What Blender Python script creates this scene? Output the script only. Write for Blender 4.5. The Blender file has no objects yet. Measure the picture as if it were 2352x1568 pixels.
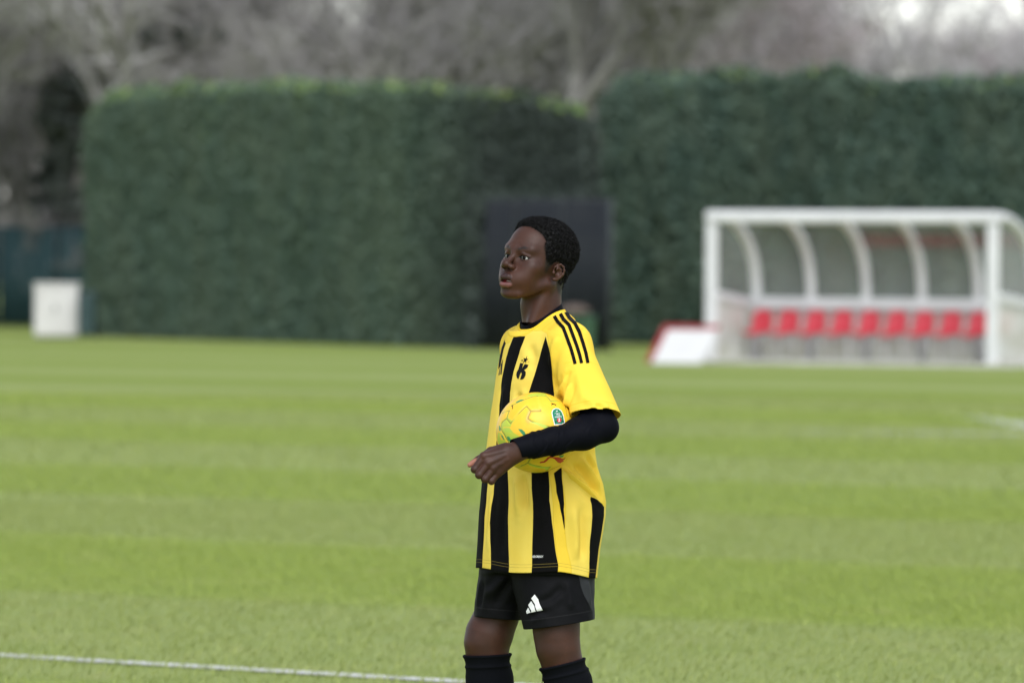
import bpy, bmesh, math, random, os
import numpy as np
from mathutils import Vector, Matrix, noise as mnoise
from mathutils.bvhtree import BVHTree
from mathutils.geometry import tessellate_polygon

SC = bpy.context.scene
COL = SC.collection
R = math.radians

# ---------------------------------------------------------------- camera
UNIT_F = 16529.0                      # focal length in picture units (picture 2352 x 1568 units)
CAM_Y, CAM_H = -20.0, 1.54
PITCH = math.atan(177.0 / UNIT_F)
ROLL = R(0.4)
cam_d = bpy.data.cameras.new('camera')
cam = bpy.data.objects.new('camera', cam_d)
COL.objects.link(cam)
CAM_FWD = Vector((0, math.cos(PITCH), -math.sin(PITCH)))
_r0 = Vector((1, 0, 0)); _u0 = Vector((0, math.sin(PITCH), math.cos(PITCH)))
CAM_RGT = _r0 * math.cos(ROLL) + _u0 * math.sin(ROLL)
CAM_UP = -_r0 * math.sin(ROLL) + _u0 * math.cos(ROLL)
CAM_P = Vector((0, CAM_Y, CAM_H))
M = Matrix((( CAM_RGT.x, CAM_UP.x, -CAM_FWD.x, CAM_P.x), (CAM_RGT.y, CAM_UP.y, -CAM_FWD.y, CAM_P.y), (CAM_RGT.z, CAM_UP.z, -CAM_FWD.z, CAM_P.z), (0, 0, 0, 1)))
cam.matrix_world = M
cam_d.sensor_width = 36.0
cam_d.lens = UNIT_F / 2352.0 * 36.0
cam_d.clip_start = 0.5
cam_d.clip_end = 3000.0
cam_d.dof.use_dof = True
cam_d.dof.focus_distance = 19.8
cam_d.dof.aperture_fstop = 5.2
cam_d.dof.aperture_blades = 9
SC.camera = cam

# ---------------------------------------------------------------- sky, sun, exposure
W = bpy.data.worlds.new('World'); SC.world = W; W.use_nodes = True
SUN_EL, SUN_AZ = 48.0, 172.0          # azimuth clockwise from +Y: behind the camera, a little to its right
nt = W.node_tree; nt.nodes.clear()
_out = nt.nodes.new('ShaderNodeOutputWorld'); _bg = nt.nodes.new('ShaderNodeBackground')
_sky = nt.nodes.new('ShaderNodeTexSky'); _sky.sky_type = 'NISHITA'; _sky.sun_disc = False
_sky.sun_elevation = R(SUN_EL); _sky.sun_rotation = R(SUN_AZ)
_sky.air_density = 1.0; _sky.dust_density = 1.0; _sky.ozone_density = 1.0
_hs = nt.nodes.new('ShaderNodeHueSaturation'); _hs.inputs['Saturation'].default_value = 0.36
nt.links.new(_sky.outputs[0], _hs.inputs['Color']); nt.links.new(_hs.outputs[0], _bg.inputs[0])
nt.links.new(_bg.outputs[0], _out.inputs[0]); _bg.inputs[1].default_value = 0.13
sun_d = bpy.data.lights.new('sun', 'SUN'); sun_d.energy = 1.1; sun_d.angle = R(40); sun_d.color = (1.0, 0.99, 0.98)
sun = bpy.data.objects.new('sun', sun_d); COL.objects.link(sun)
_sd = Vector((math.sin(R(SUN_AZ)) * math.cos(R(SUN_EL)), math.cos(R(SUN_AZ)) * math.cos(R(SUN_EL)), math.sin(R(SUN_EL))))
sun.rotation_euler = (-_sd).to_track_quat('-Z', 'Y').to_euler()
vs = SC.view_settings
vs.view_transform = 'Standard'; vs.look = 'None'; vs.gamma = 1.0; vs.exposure = 0.98; vs.use_curve_mapping = False
SC.cycles.use_denoising = True
SC.cycles.max_bounces = 8

# ---------------------------------------------------------------- helpers
def ray(u, v):
    """direction from the camera through picture point (u, v) of the 2352 x 1568 picture"""
    return (CAM_FWD + CAM_RGT * ((u - 1176.0) / UNIT_F) + CAM_UP * ((784.0 - v) / UNIT_F))
def at(u, v, y):
    """point seen at (u, v) whose world depth is y"""
    d = ray(u, v); t = (y - CAM_P.y) / d.y
    return CAM_P + d * t
def ground(u, v, z=0.0):
    d = ray(u, v); t = (z - CAM_P.z) / d.z
    return CAM_P + d * t

def tag(o, label=None, cat=None, group=None, kind=None):
    if label: o['label'] = label
    if cat: o['category'] = cat
    if group: o['group'] = group
    if kind: o['kind'] = kind
    return o
def empty(name, loc=(0, 0, 0), rz=0.0):
    o = bpy.data.objects.new(name, None); COL.objects.link(o)
    o.location = loc; o.rotation_euler = (0, 0, rz); o.empty_display_size = 0.1
    return o
def mesh_np(name, V, F, smooth=True):
    """fast mesh from numpy arrays, F is (n, 3) or (n, 4)"""
    me = bpy.data.meshes.new(name)
    V = np.ascontiguousarray(V, dtype=np.float32); F = np.ascontiguousarray(F, dtype=np.int32)
    k = F.shape[1]
    me.vertices.add(len(V)); me.vertices.foreach_set('co', V.ravel())
    me.loops.add(F.size); me.loops.foreach_set('vertex_index', F.ravel())
    me.polygons.add(len(F))
    me.polygons.foreach_set('loop_start', np.arange(0, F.size, k, dtype=np.int32))
    me.polygons.foreach_set('loop_total', np.full(len(F), k, dtype=np.int32))
    me.polygons.foreach_set('use_smooth', np.full(len(F), smooth, dtype=bool))
    me.update(calc_edges=True); me.validate()
    return me
def link(name, me, mat=None, parent=None, loc=None):
    o = bpy.data.objects.new(name, me); COL.objects.link(o)
    if mat is not None:
        me.materials.clear(); me.materials.append(mat)
    if parent is not None:
        o.parent = parent
        o.matrix_parent_inverse = Matrix.Identity(4)
    if loc is not None: o.location = loc
    return o
def to_local(parent, V):
    """world points to a parent Empty's own space (translation and turn about z)"""
    m = np.array((Matrix.Translation(parent.location) @ parent.rotation_euler.to_matrix().to_4x4()).inverted())
    V = np.asarray(V, dtype=np.float64)
    return V @ m[:3, :3].T + m[:3, 3]
def attr(me, name, arr):
    a = me.attributes.new(name, 'FLOAT', 'POINT'); a.data.foreach_set('value', np.ascontiguousarray(arr, dtype=np.float32))

class MB:
    """collects simple shapes into one mesh"""
    def __init__(s): s.v = []; s.f = []
    def add(s, vs, fs):
        b = len(s.v); s.v += [tuple(p) for p in vs]; s.f += [tuple(i + b for i in f) for f in fs]; return s
    def box(s, x0, x1, y0, y1, z0, z1, m=None):
        vs = [Vector(p) for p in ((x0,y0,z0),(x1,y0,z0),(x1,y1,z0),(x0,y1,z0),(x0,y0,z1),(x1,y0,z1),(x1,y1,z1),(x0,y1,z1))]
        if m is not None: vs = [m @ p for p in vs]
        return s.add(vs, [(3,2,1,0),(4,5,6,7),(0,1,5,4),(1,2,6,5),(2,3,7,6),(3,0,4,7)])
    def tube(s, pts, rad, n=10, cap=True):
        pts = [Vector(p) for p in pts]
        rad = [rad] * len(pts) if not hasattr(rad, '__len__') else rad
        vs = []; fs = []
        for i, p in enumerate(pts):
            t = (pts[min(i+1, len(pts)-1)] - pts[max(i-1, 0)]).normalized()
            a = t.orthogonal().normalized() if i == 0 else (a - t * a.dot(t)).normalized()
            b = t.cross(a)
            for k in range(n):
                w = 2 * math.pi * k / n
                vs.append(p + (a * math.cos(w) + b * math.sin(w)) * rad[i])
        for i in range(len(pts) - 1):
            for k in range(n):
                fs.append((i*n+k, i*n+(k+1)%n, (i+1)*n+(k+1)%n, (i+1)*n+k))
        if cap:
            fs.append(tuple(range(n-1, -1, -1))); fs.append(tuple((len(pts)-1)*n + k for k in range(n)))
        return s.add(vs, fs)
    def build(s, name, mat, parent=None, smooth=False, bevel=0.0):
        me = bpy.data.meshes.new(name); me.from_pydata(s.v, [], s.f); me.update()
        if smooth: me.polygons.foreach_set('use_smooth', [True] * len(me.polygons))
        o = link(name, me, mat, parent)
        if bevel:
            b = o.modifiers.new('bevel', 'BEVEL'); b.width = bevel; b.segments = 2; b.limit_method = 'ANGLE'
        return o

def copy_tree(o, parent=None):
    c = o.copy(); COL.objects.link(c)
    if parent is not None: c.parent = parent
    for ch in [x for x in bpy.data.objects if x.parent == o]:
        copy_tree(ch, c)
    return c

# ---------------------------------------------------------------- materials
def mat_new(name, color=(.5, .5, .5), rough=.7, spec=.3):
    m = bpy.data.materials.new(name); m.use_nodes = True
    b = m.node_tree.nodes['Principled BSDF']
    b.inputs['Base Color'].default_value = (*color, 1); b.inputs['Roughness'].default_value = rough
    b.inputs['Specular IOR Level'].default_value = spec
    return m, m.node_tree, b
def N(t, kind, **kw):
    n = t.nodes.new(kind)
    for k, v in kw.items():
        if k.startswith('i_'):
            n.inputs[int(k[2:]) if k[2:].isdigit() else k[2:]].default_value = v
        else: setattr(n, k, v)
    return n
def noise_tex(t, scale, detail=4.0, rough=.55, vec=None):
    n = N(t, 'ShaderNodeTexNoise'); n.inputs['Scale'].default_value = scale
    n.inputs['Detail'].default_value = detail; n.inputs['Roughness'].default_value = rough
    if vec is not None: t.links.new(vec, n.inputs['Vector'])
    return n
def mixc(t, fac, a, b):
    n = N(t, 'ShaderNodeMix', data_type='RGBA')
    for sock, val in ((0, fac), (6, a), (7, b)):
        if hasattr(val, 'is_output') : t.links.new(val, n.inputs[sock])
        elif isinstance(val, (tuple, list)): n.inputs[sock].default_value = (*val[:3], 1)
        else: n.inputs[sock].default_value = val
    return n.outputs[2]
def mathn(t, op, a, b=None, c=None, clamp=False):
    n = N(t, 'ShaderNodeMath', operation=op, use_clamp=clamp)
    for i, val in enumerate((a, b, c)):
        if val is None: continue
        if hasattr(val, 'is_output'): t.links.new(val, n.inputs[i])
        else: n.inputs[i].default_value = val
    return n.outputs[0]
def ramp(t, fac, lo, hi):
    n = N(t, 'ShaderNodeMapRange', interpolation_type='SMOOTHSTEP')
    t.links.new(fac, n.inputs[0]); n.inputs[1].default_value = lo; n.inputs[2].default_value = hi
    return n.outputs[0]
def attr_n(t, name): return N(t, 'ShaderNodeAttribute', attribute_name=name).outputs['Fac']
def bump(t, b, h, strength=.3, dist=.01):
    n = N(t, 'ShaderNodeBump'); n.inputs['Strength'].default_value = strength; n.inputs['Distance'].default_value = dist
    t.links.new(h, n.inputs['Height']); t.links.new(n.outputs[0], b.inputs['Normal'])
def varied(name, c1, c2, scale, rough=.7, spec=.3, bmp=0.0, bscale=None, bdist=.01, detail=4.0):
    """plain surface whose colour wanders between two tones"""
    m, t, b = mat_new(name, c1, rough, spec)
    co = N(t, 'ShaderNodeTexCoord').outputs['Object']
    n = noise_tex(t, scale, detail, .6, co)
    f = ramp(t, n.outputs[0], .35, .65)
    t.links.new(mixc(t, f, c1, c2), b.inputs['Base Color'])
    if bmp: bump(t, b, noise_tex(t, bscale or scale * 4, 3, .6, co).outputs[0], bmp, bdist)
    return m
# ================================================================ the pitch
STR_DIR = R(54.0)                                    # mowing bands run to the far left
e_along = Vector((-math.sin(STR_DIR), math.cos(STR_DIR), 0))
e_perp = Vector((math.cos(STR_DIR), math.sin(STR_DIR), 0))
STR_P0 = ground(1830, 1433).dot(e_perp)              # a band edge
STR_W = (ground(1830, 1008).dot(e_perp) - STR_P0) / 5.0

def grass_color(t, tip=False):
    geo = N(t, 'ShaderNodeNewGeometry').outputs['Position']
    sep = N(t, 'ShaderNodeSeparateXYZ'); t.links.new(geo, sep.inputs[0])
    p = mathn(t, 'ADD', mathn(t, 'MULTIPLY', sep.outputs[0], e_perp.x), mathn(t, 'MULTIPLY', sep.outputs[1], e_perp.y))
    wob = noise_tex(t, .35, 2, .5, geo).outputs[0]
    p = mathn(t, 'ADD', p, mathn(t, 'MULTIPLY_ADD', wob, .8, -.4))
    ph = mathn(t, 'MULTIPLY', mathn(t, 'SUBTRACT', p, STR_P0), math.pi / STR_W)
    s = mathn(t, 'SINE', ph)
    band = ramp(t, s, -.22, .22)                     # 1 inside the darker band
    big = noise_tex(t, .22, 4, .6, geo).outputs[0]
    band = mathn(t, 'MULTIPLY', band, ramp(t, big, .12, .5))
    light, dark = ((.272, .318, .100), (.203, .262, .046)) if tip else ((.246, .296, .098), (.188, .246, .046))
    c = mixc(t, band, light, dark)
    mp = N(t, 'ShaderNodeMapping'); mp.inputs['Scale'].default_value = (1, .45, 1); t.links.new(geo, mp.inputs[0])
    n1 = noise_tex(t, 2.2, 5, .7, mp.outputs[0]).outputs[0]
    c = mixc(t, mathn(t, 'MULTIPLY', ramp(t, n1, .42, .74), .38), c, (.19, .26, .055))
    n2 = noise_tex(t, 3.4, 4, .7, mp.outputs[0]).outputs[0]
    c = mixc(t, mathn(t, 'MULTIPLY', ramp(t, n2, .5, .8), .42), c, (.33, .33, .135))
    n3 = noise_tex(t, 38, 3, .7, geo).outputs[0]
    c = mixc(t, mathn(t, 'MULTIPLY', ramp(t, n3, .45, .75), .35), c, (.12, .18, .03) if not tip else (.33, .38, .14))
    return c

m_turf, t_, b_ = mat_new('turf', rough=.95, spec=.1)
t_.links.new(grass_color(t_), b_.inputs['Base Color'])
bump(t_, b_, noise_tex(t_, 60, 3, .7, N(t_, 'ShaderNodeNewGeometry').outputs['Position']).outputs[0], .5, .02)
m_blade, t_, b_ = mat_new('grass_blades', rough=.7, spec=.25)
t_.links.new(grass_color(t_, True), b_.inputs['Base Color'])
b_.inputs['Transmission Weight'].default_value = 0.0

def sheet(name, x0, x1, y0, y1, nx, ny, zf, mat, kind='structure', power=1.0):
    xs = np.linspace(x0, x1, nx); ys = y0 + (y1 - y0) * np.linspace(0, 1, ny) ** power
    X, Y = np.meshgrid(xs, ys, indexing='ij')
    V = np.stack([X, Y, zf(X, Y)], -1).reshape(-1, 3)
    i, j = np.meshgrid(np.arange(nx - 1), np.arange(ny - 1), indexing='ij'); a = (i * ny + j).ravel()
    F = np.stack([a, a + ny, a + ny + 1, a + 1], -1)
    return tag(link(name, mesh_np(name, V, F), mat), kind=kind)
sheet('ground', -900, 900, -60, 1500, 121, 121, lambda X, Y: np.zeros_like(X), m_turf)

# ---- worn painted lines, broken where the grass has grown through
m_line, t_, b_ = mat_new('pitch_paint', (.52, .53, .50), .9, .1)
_g = N(t_, 'ShaderNodeNewGeometry').outputs['Position']
_n = noise_tex(t_, 9, 4, .7, _g).outputs[0]; _n2 = noise_tex(t_, 1.6, 2, .5, _g).outputs[0]
_w = attr_n(t_, 'wear')
_k = mathn(t_, 'ADD', mathn(t_, 'ADD', mathn(t_, 'MULTIPLY', _n, .7), mathn(t_, 'MULTIPLY', _n2, .6)), _w)
t_.links.new(ramp(t_, _k, .72, .95), b_.inputs['Alpha'])
def painted_line(p, q, width, wear, name='pitch_line', bend=0.0):
    p, q = Vector(p), Vector(q); d = q - p; n = 60
    s = Vector((-d.y, d.x, 0)).normalized()
    V = []; wv = []
    for i in range(n + 1):
        k = i / n; c = p + d * k + s * (bend * 4 * k * (1 - k))
        for o in (-1, 1): V.append((c.x + s.x * width / 2 * o, c.y + s.y * width / 2 * o, .006)); wv.append(wear[0] + (wear[1] - wear[0]) * k)
    F = [(2*i, 2*i+2, 2*i+3, 2*i+1) for i in range(n)]
    me = mesh_np(name, V, F); attr(me, 'wear', wv)
    o = link(name, me, m_line); tag(o, kind='structure'); return o
_a = ground(-150, 1497.5); _b = ground(1500, 1592)
painted_line(_a, _b, .16, (.30, .34))
painted_line(ground(1690, 990), ground(2900, 1003), .55, (-.02, .8))
painted_line(ground(2180, 950), ground(2520, 1000), .42, (.05, .6), bend=.0)
painted_line(ground(380, 924), ground(900, 945), .3, (-.25, -.25))

# ---- mown blades in front, where single tufts can be seen
def blades(name, seed, n, d0, d1, h, w):
    rng = np.random.default_rng(seed)
    d = d0 * (d1 / d0) ** rng.random(n) if False else np.sqrt(rng.random(n) * (d1**2 - d0**2) + d0**2)
    x = (rng.random(n) * 2 - 1) * (.0715 * d + 1.9); y = CAM_Y + d
    ang = rng.random(n) * 2 * np.pi; lean = rng.normal(0, .5, n) * h; hh = h * rng.uniform(.55, 1.25, n)
    ww = w * rng.uniform(.6, 1.3, n)
    dx, dy = np.cos(ang), np.sin(ang); la = rng.random(n) * 2 * np.pi
    # lean with the mowing direction of the band
    ph = np.sin(((x * e_perp.x + y * e_perp.y) - STR_P0) * math.pi / STR_W)
    sg = np.where(ph > 0, 1, -1) * h * .45
    base = np.stack([x, y, np.zeros(n)], -1); side = np.stack([dx * ww / 2, dy * ww / 2, np.zeros(n)], -1)
    off = np.stack([np.cos(la) * lean + e_along.x * sg, np.sin(la) * lean + e_along.y * sg, hh], -1)
    V = np.concatenate([base - side, base + side, base + off * .55 + side * .8 , base + off * .55 - side * .8, base + off], 0)
    i = np.arange(n)
    F = np.concatenate([np.stack([i, i + n, i + 2*n], -1), np.stack([i, i + 2*n, i + 3*n], -1), np.stack([i + 3*n, i + 2*n, i + 4*n], -1)], 0)
    o = link(name, mesh_np(name, V, F, False), m_blade)
    return tag(o, 'short mown green grass blades covering the pitch', 'grass', kind='stuff')
blades('grass', 3, 165000, 23.5, 46, .024, .005)
blades('grass_far', 4, 80000, 46, 85, .030, .011)
# ================================================================ hedges, trees and what stands by the pitch
def depth_ground(u, v): return ground(u, v)

def leaf_mat(name, c1, c2, c3, scale, old=None):
    m, t, b = mat_new(name, c1, .75, .25)
    g = N(t, 'ShaderNodeNewGeometry'); pos = g.outputs['Position']
    mp = N(t, 'ShaderNodeMapping'); mp.inputs['Scale'].default_value = (1, 1, .35); t.links.new(pos, mp.inputs[0])
    n = noise_tex(t, scale, 4, .65, mp.outputs[0]).outputs[0]
    c = mixc(t, ramp(t, n, .35, .68), c1, c2)
    rnd = g.outputs['Random Per Island']
    c = mixc(t, mathn(t, 'MULTIPLY', ramp(t, rnd, .5, 1.0), .35), c, c3)
    if old is not None: c = mixc(t, attr_n(t, 'old'), c, old)  # leaf tone gets darker towards the hedge's right end
    t.links.new(c, b.inputs['Base Color'])
    return m
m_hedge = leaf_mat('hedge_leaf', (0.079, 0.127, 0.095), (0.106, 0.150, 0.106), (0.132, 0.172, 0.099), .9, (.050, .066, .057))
m_hedge_r = leaf_mat('hedge_leaf_dark', (0.063, 0.109, 0.087), (0.098, 0.139, 0.103), (0.125, 0.163, 0.098), 1.1)
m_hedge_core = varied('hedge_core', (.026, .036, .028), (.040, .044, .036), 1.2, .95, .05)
m_fresh = leaf_mat('hedge_fresh_growth', (0.186, 0.323, 0.081), (0.298, 0.385, 0.100), (0.348, 0.385, 0.124), 1.6)
m_bark = varied('bark', (.26, .25, .24), (.17, .165, .16), 1.5, .9, .1)

def leaves_on(pts, nrm, rng, size, jitter):
    n = len(pts)
    a = rng.normal(size=(n, 3)); a += nrm * .35; a /= np.linalg.norm(a, axis=1, keepdims=True)
    t = np.cross(a, rng.normal(size=(n, 3))); t /= np.linalg.norm(t, axis=1, keepdims=True); b = np.cross(a, t)
    s = size * rng.uniform(.5, 1.4, (n, 1)); p = pts + nrm * rng.normal(0, jitter, (n, 1))
    V = np.concatenate([p - t*s*.45, p + b*s*.9 - t*s*.1, p + t*s*.5, p - b*s*.8 + t*s*.1], 0)
    i = np.arange(n); F = np.stack([i, i + n, i + 2*n, i + 3*n], -1)
    return V, F

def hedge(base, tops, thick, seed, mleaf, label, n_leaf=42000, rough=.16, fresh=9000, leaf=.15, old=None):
    """clipped hedge along ground points 'base' (left to right), 'tops' = height at each; closed core plus a skin of leaf sprays"""
    rng = np.random.default_rng(seed)
    base = [Vector(p) for p in base]
    cum = [0]
    for a, b in zip(base, base[1:]): cum.append(cum[-1] + (b - a).length)
    L = cum[-1]; origin = base[0].copy(); origin.z = 0
    bx = np.array([p.x for p in base]); by = np.array([p.y for p in base]); cm = np.array(cum); hz = np.array(tops)
    def P(s, h, d):
        """surface point: s along, h up the face 0..1, d in from the front 0..1"""
        x = np.interp(s, cm, bx); y = np.interp(s, cm, by); H = np.interp(s, cm, hz)
        return np.stack([x + 0 * d, y + d * thick, h * H], -1)
    o = empty('hedge', origin)
    tag(o, label, 'hedge', 'tall clipped hedges behind the pitch')
    # core
    ns, nh = int(L / .25) + 2, 24
    prof = [(0, 0)] + [(h, 0) for h in np.linspace(0, 1, nh)[1:]] + [(1, .33), (1, .66)] + [(h, 1) for h in np.linspace(1, 0, 10)]
    S = np.linspace(0, L, ns)
    def disp(V):
        return np.array([mnoise.noise((p[0] * .9, p[1] * .9, p[2] * .35)) * 1.0 + .5 * mnoise.noise((p[0] * 2.3, p[1] * 2.3 + 7, p[2] * 1.1)) for p in V])
    V = np.concatenate([P(S, np.full(ns, h), np.full(ns, d)) for h, d in prof], 0)
    cen = P(np.tile(S, len(prof)), np.full(ns * len(prof), .5), np.full(ns * len(prof), .5))
    dirn = V - cen; dirn[:, 2] *= .3; dirn /= np.linalg.norm(dirn, axis=1, keepdims=True) + 1e-6
    V2 = V + dirn * (disp(V) * rough - .10)[:, None]; V2[:ns, 2] = -.02; V2[-ns:, 2] = -.02
    i, j = np.meshgrid(np.arange(len(prof) - 1), np.arange(ns - 1), indexing='ij'); a = (i * ns + j).ravel()
    F = [tuple(f) for f in np.stack([a, a + 1, a + ns + 1, a + ns], -1)]
    me = bpy.data.meshes.new('core')
    F += [tuple(k * ns for k in range(len(prof)))[::1], tuple(k * ns + ns - 1 for k in range(len(prof) - 1, -1, -1))]
    me.from_pydata([tuple(p) for p in to_local(o, V2)], [], F); me.update()
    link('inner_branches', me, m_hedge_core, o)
    # leaf skin: front, top, both ends
    def skin(nf, face):
        s = rng.random(nf) * L
        if face == 'front': p = P(s, rng.random(nf) ** .9, np.zeros(nf)); nr = np.tile((0, -1., 0), (nf, 1))
        elif face == 'top': p = P(s, np.ones(nf), rng.random(nf)); nr = np.tile((0, 0, 1.), (nf, 1))
        else:
            s = np.where(rng.random(nf) < .5, 0, L); p = P(s, rng.random(nf), rng.random(nf))
            nr = np.stack([np.where(s > 0, 1., -1.), np.zeros(nf), np.zeros(nf)], -1)
        dd = disp(p) * rough
        return p + nr * dd[:, None], nr
    parts = [skin(int(n_leaf * .72), 'front'), skin(int(n_leaf * .16), 'top'), skin(int(n_leaf * .12), 'end')]
    pts = np.concatenate([q[0] for q in parts]); nr = np.concatenate([q[1] for q in parts])
    V, F = leaves_on(pts, nr, rng, leaf, .07)
    V[:, 2] = np.maximum(V[:, 2], .01)
    me = mesh_np('leaf_sprays', to_local(o, V), F, False)
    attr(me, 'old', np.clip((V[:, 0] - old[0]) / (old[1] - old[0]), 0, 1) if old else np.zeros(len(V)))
    link('leaf_sprays', me, mleaf, o)
    if fresh:
        s = rng.random(fresh) * L; p = P(s, 1 - np.abs(rng.normal(0, .06, fresh)), rng.random(fresh) * .9)
        p[:, 2] += disp(p) * rough
        up = np.tile((0, -.35, 1.), (fresh, 1)); V, F = leaves_on(p, up, rng, leaf * .75, .08)
        link('fresh_shoots', mesh_np('fresh_shoots', to_local(o, V), F, False), m_fresh, o)
    return o

def hz_at(u, v, y):  return at(u, v, y).z
def hedge_from_view(list_uvb, thick, seed, mat, label, **kw):
    """list of (u, v at foot, v at top)"""
    base = [ground(u, vb) for u, vb, vt in list_uvb]
    tops = [at(u, vt, b.y).z for (u, vb, vt), b in zip(list_uvb, base)]
    return hedge(base, tops, thick, seed, mat, label, **kw)

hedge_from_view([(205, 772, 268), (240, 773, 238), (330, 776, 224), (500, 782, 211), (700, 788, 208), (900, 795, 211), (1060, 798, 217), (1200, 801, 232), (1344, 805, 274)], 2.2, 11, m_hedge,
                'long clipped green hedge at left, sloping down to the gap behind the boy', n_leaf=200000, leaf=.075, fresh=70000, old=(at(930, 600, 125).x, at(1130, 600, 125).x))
hedge_from_view([(1406, 790, 210), (1470, 791, 184), (1600, 793, 186), (1760, 795, 178), (1920, 798, 182), (2080, 801, 192), (2250, 804, 196), (2500, 808, 180), (2700, 812, 180), (3500, 828, 170)], 2.4, 13, m_hedge_r,
                'tall dark hedge right of the gap, rising behind the team shelter', n_leaf=230000, rough=.22, fresh=22000, leaf=.078)

# ---- trees
def bare_tree_mesh(seed, H, spread, n_twig, twig_w, lean=0.0, lo=.12):
    rng = random.Random(seed)
    mb = MB(); tips = []
    def grow(p, d, length, r, lvl):
        n = 5; pts = [p.copy()]; dd = d.copy()
        for i in range(n):
            dd = (dd + Vector((rng.uniform(-1, 1), rng.uniform(-1, 1), rng.uniform(-.2, .7))) * (.13 if lvl == 0 else .22)).normalized()
            pts.append(pts[-1] + dd * (length / n))
        rad = [r * (1 - .72 * i / n) for i in range(n + 1)]
        mb.tube(pts, rad, 7 if lvl == 0 else 5 if lvl == 1 else 4, cap=False)
        for i in range(1, n + 1): tips.append((pts[i], (pts[i] - pts[i-1]).normalized(), lvl))
        if lvl < 3:
            k = {0: 9, 1: 5, 2: 3}[lvl]
            for q in range(k):
                f = rng.uniform(lo if lvl == 0 else .25, 1.0); i = min(int(f * n), n - 1)
                b = pts[i].lerp(pts[i+1], f * n - i)
                ax = Vector((rng.uniform(-1, 1), rng.uniform(-1, 1), 0)).normalized()
                nd = ((pts[i+1] - pts[i]).normalized() * rng.uniform(.5, 1.0) + ax * spread * rng.uniform(.6, 1.1)).normalized()
                grow(b, nd, length * rng.uniform(.42, .62), rad[i] * .55, lvl + 1)
    grow(Vector((0, 0, -.1)), Vector((lean, 0, 1)).normalized(), H * .72, H * .02, 0)
    wood = (list(mb.v), list(mb.f))
    # twigs: thin tapering strips springing from every limb
    nr = np.random.default_rng(seed); cand = [t for t in tips if t[2] >= 1]
    idx = nr.integers(0, len(cand), n_twig)
    P = np.array([cand[i][0] for i in idx]); D = np.array([cand[i][1] for i in idx])
    D = D * .6 + nr.normal(0, .55, (n_twig, 3)) + np.array((0, 0, .25)); D /= np.linalg.norm(D, axis=1, keepdims=True)
    P = P + nr.normal(0, .25, (n_twig, 3))
    Ln = nr.uniform(.5, 1.5, (n_twig, 1)) * H / 16
    S = np.cross(D, nr.normal(size=(n_twig, 3))); S /= np.linalg.norm(S, axis=1, keepdims=True); S *= twig_w * nr.uniform(.5, 1.3, (n_twig, 1))
    mid = P + D * Ln * .5 + nr.normal(0, .06, (n_twig, 3)); end = P + D * Ln
    V = np.concatenate([P - S, P + S, mid + S * .8, mid - S * .8, end], 0); i = np.arange(n_twig); n = n_twig
    F = np.concatenate([np.stack([i, i+n, i+2*n], -1), np.stack([i, i+2*n, i+3*n], -1), np.stack([i+3*n, i+2*n, i+4*n], -1)], 0)
    F = F[(V[F].min(axis=1)[:, 2] > .3)]
    return wood, (V, F)

m_twig = [varied('twigs_%s' % k, a, b, .25, .9, .05) for k, a, b in (  # distant haze put into the pale twig colours
    ('grey_brown', (0.391, 0.374, 0.374), (0.305, 0.293, 0.299)), ('pale_grey', (0.483, 0.466, 0.477), (0.368, 0.356, 0.368)), ('reddish', (0.425, 0.372, 0.386), (0.338, 0.304, 0.319)), ('olive', (0.310, 0.310, 0.287), (0.241, 0.241, 0.230)))]
protos = []
for k, (sd, H, sp, nt_, tw, ln, lo) in enumerate([(21, 15, .75, 5200, .020, .05, .1), (22, 17, .65, 5600, .020, -.08, .12), (23, 13, .85, 5000, .020, .1, .08), (24, 18, .6, 5600, .021, .0, .15), (25, 11, .9, 4600, .019, -.05, .05)]):
    wood, tw_ = bare_tree_mesh(sd, H, sp, nt_, tw, ln, lo)
    me_w = bpy.data.meshes.new('trunk'); me_w.from_pydata(wood[0], [], wood[1]); me_w.update()
    me_w.polygons.foreach_set('use_smooth', [True] * len(me_w.polygons))
    me_t = mesh_np('crown', tw_[0], tw_[1], False)
    protos.append((me_w, me_t))
def place_tree(k, u, y, rz, sc, mk, label, group):
    x = at(u, 600, y).x
    o = empty('bare_tree', (x, y, 0), rz); o.scale = (sc, sc, sc)
    tag(o, label, 'tree', group)
    w = link('trunk', protos[k][0], None, o); c = link('crown', protos[k][1], None, o)
    for ob, mm in ((w, m_bark), (c, m_twig[mk])):
        if not ob.data.materials: ob.data.materials.append(mm)
        ob.material_slots[0].link = 'OBJECT'; ob.material_slots[0].material = mm
    return o
LAB_BARE = 'blurred bare winter tree in the wood behind the hedges'
rt = random.Random(8)
for row, (y, nn) in enumerate(((142, 9), (156, 11), (172, 12), (190, 13), (212, 14))):
    for i in range(nn):
        u = -220 + (i + rt.uniform(.15, .85)) * 2800 / nn
        yy = y + rt.uniform(-5, 5)
        # thin places where the sky shows: few and low trees
        keep = rt.random()
        if u > 2080: sc = rt.uniform(.44, .55) if row > 2 else rt.uniform(.34, .44)
        elif u > 1900: sc = rt.uniform(.40, .55)
        elif u > 1500: sc = rt.uniform(.55, .8)
        elif abs(u - 600) < 230:
            if row > 1: continue
            sc = rt.uniform(.6, .8)
        else: sc = rt.uniform(.8, 1.15)
        mk = rt.choice((2, 2, 1)) if u > 1500 else rt.choice((0, 0, 3, 1))
        place_tree(rt.randrange(5), u, yy, rt.uniform(0, 6.28), sc, mk, LAB_BARE, 'bare trees of the wood')

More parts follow.
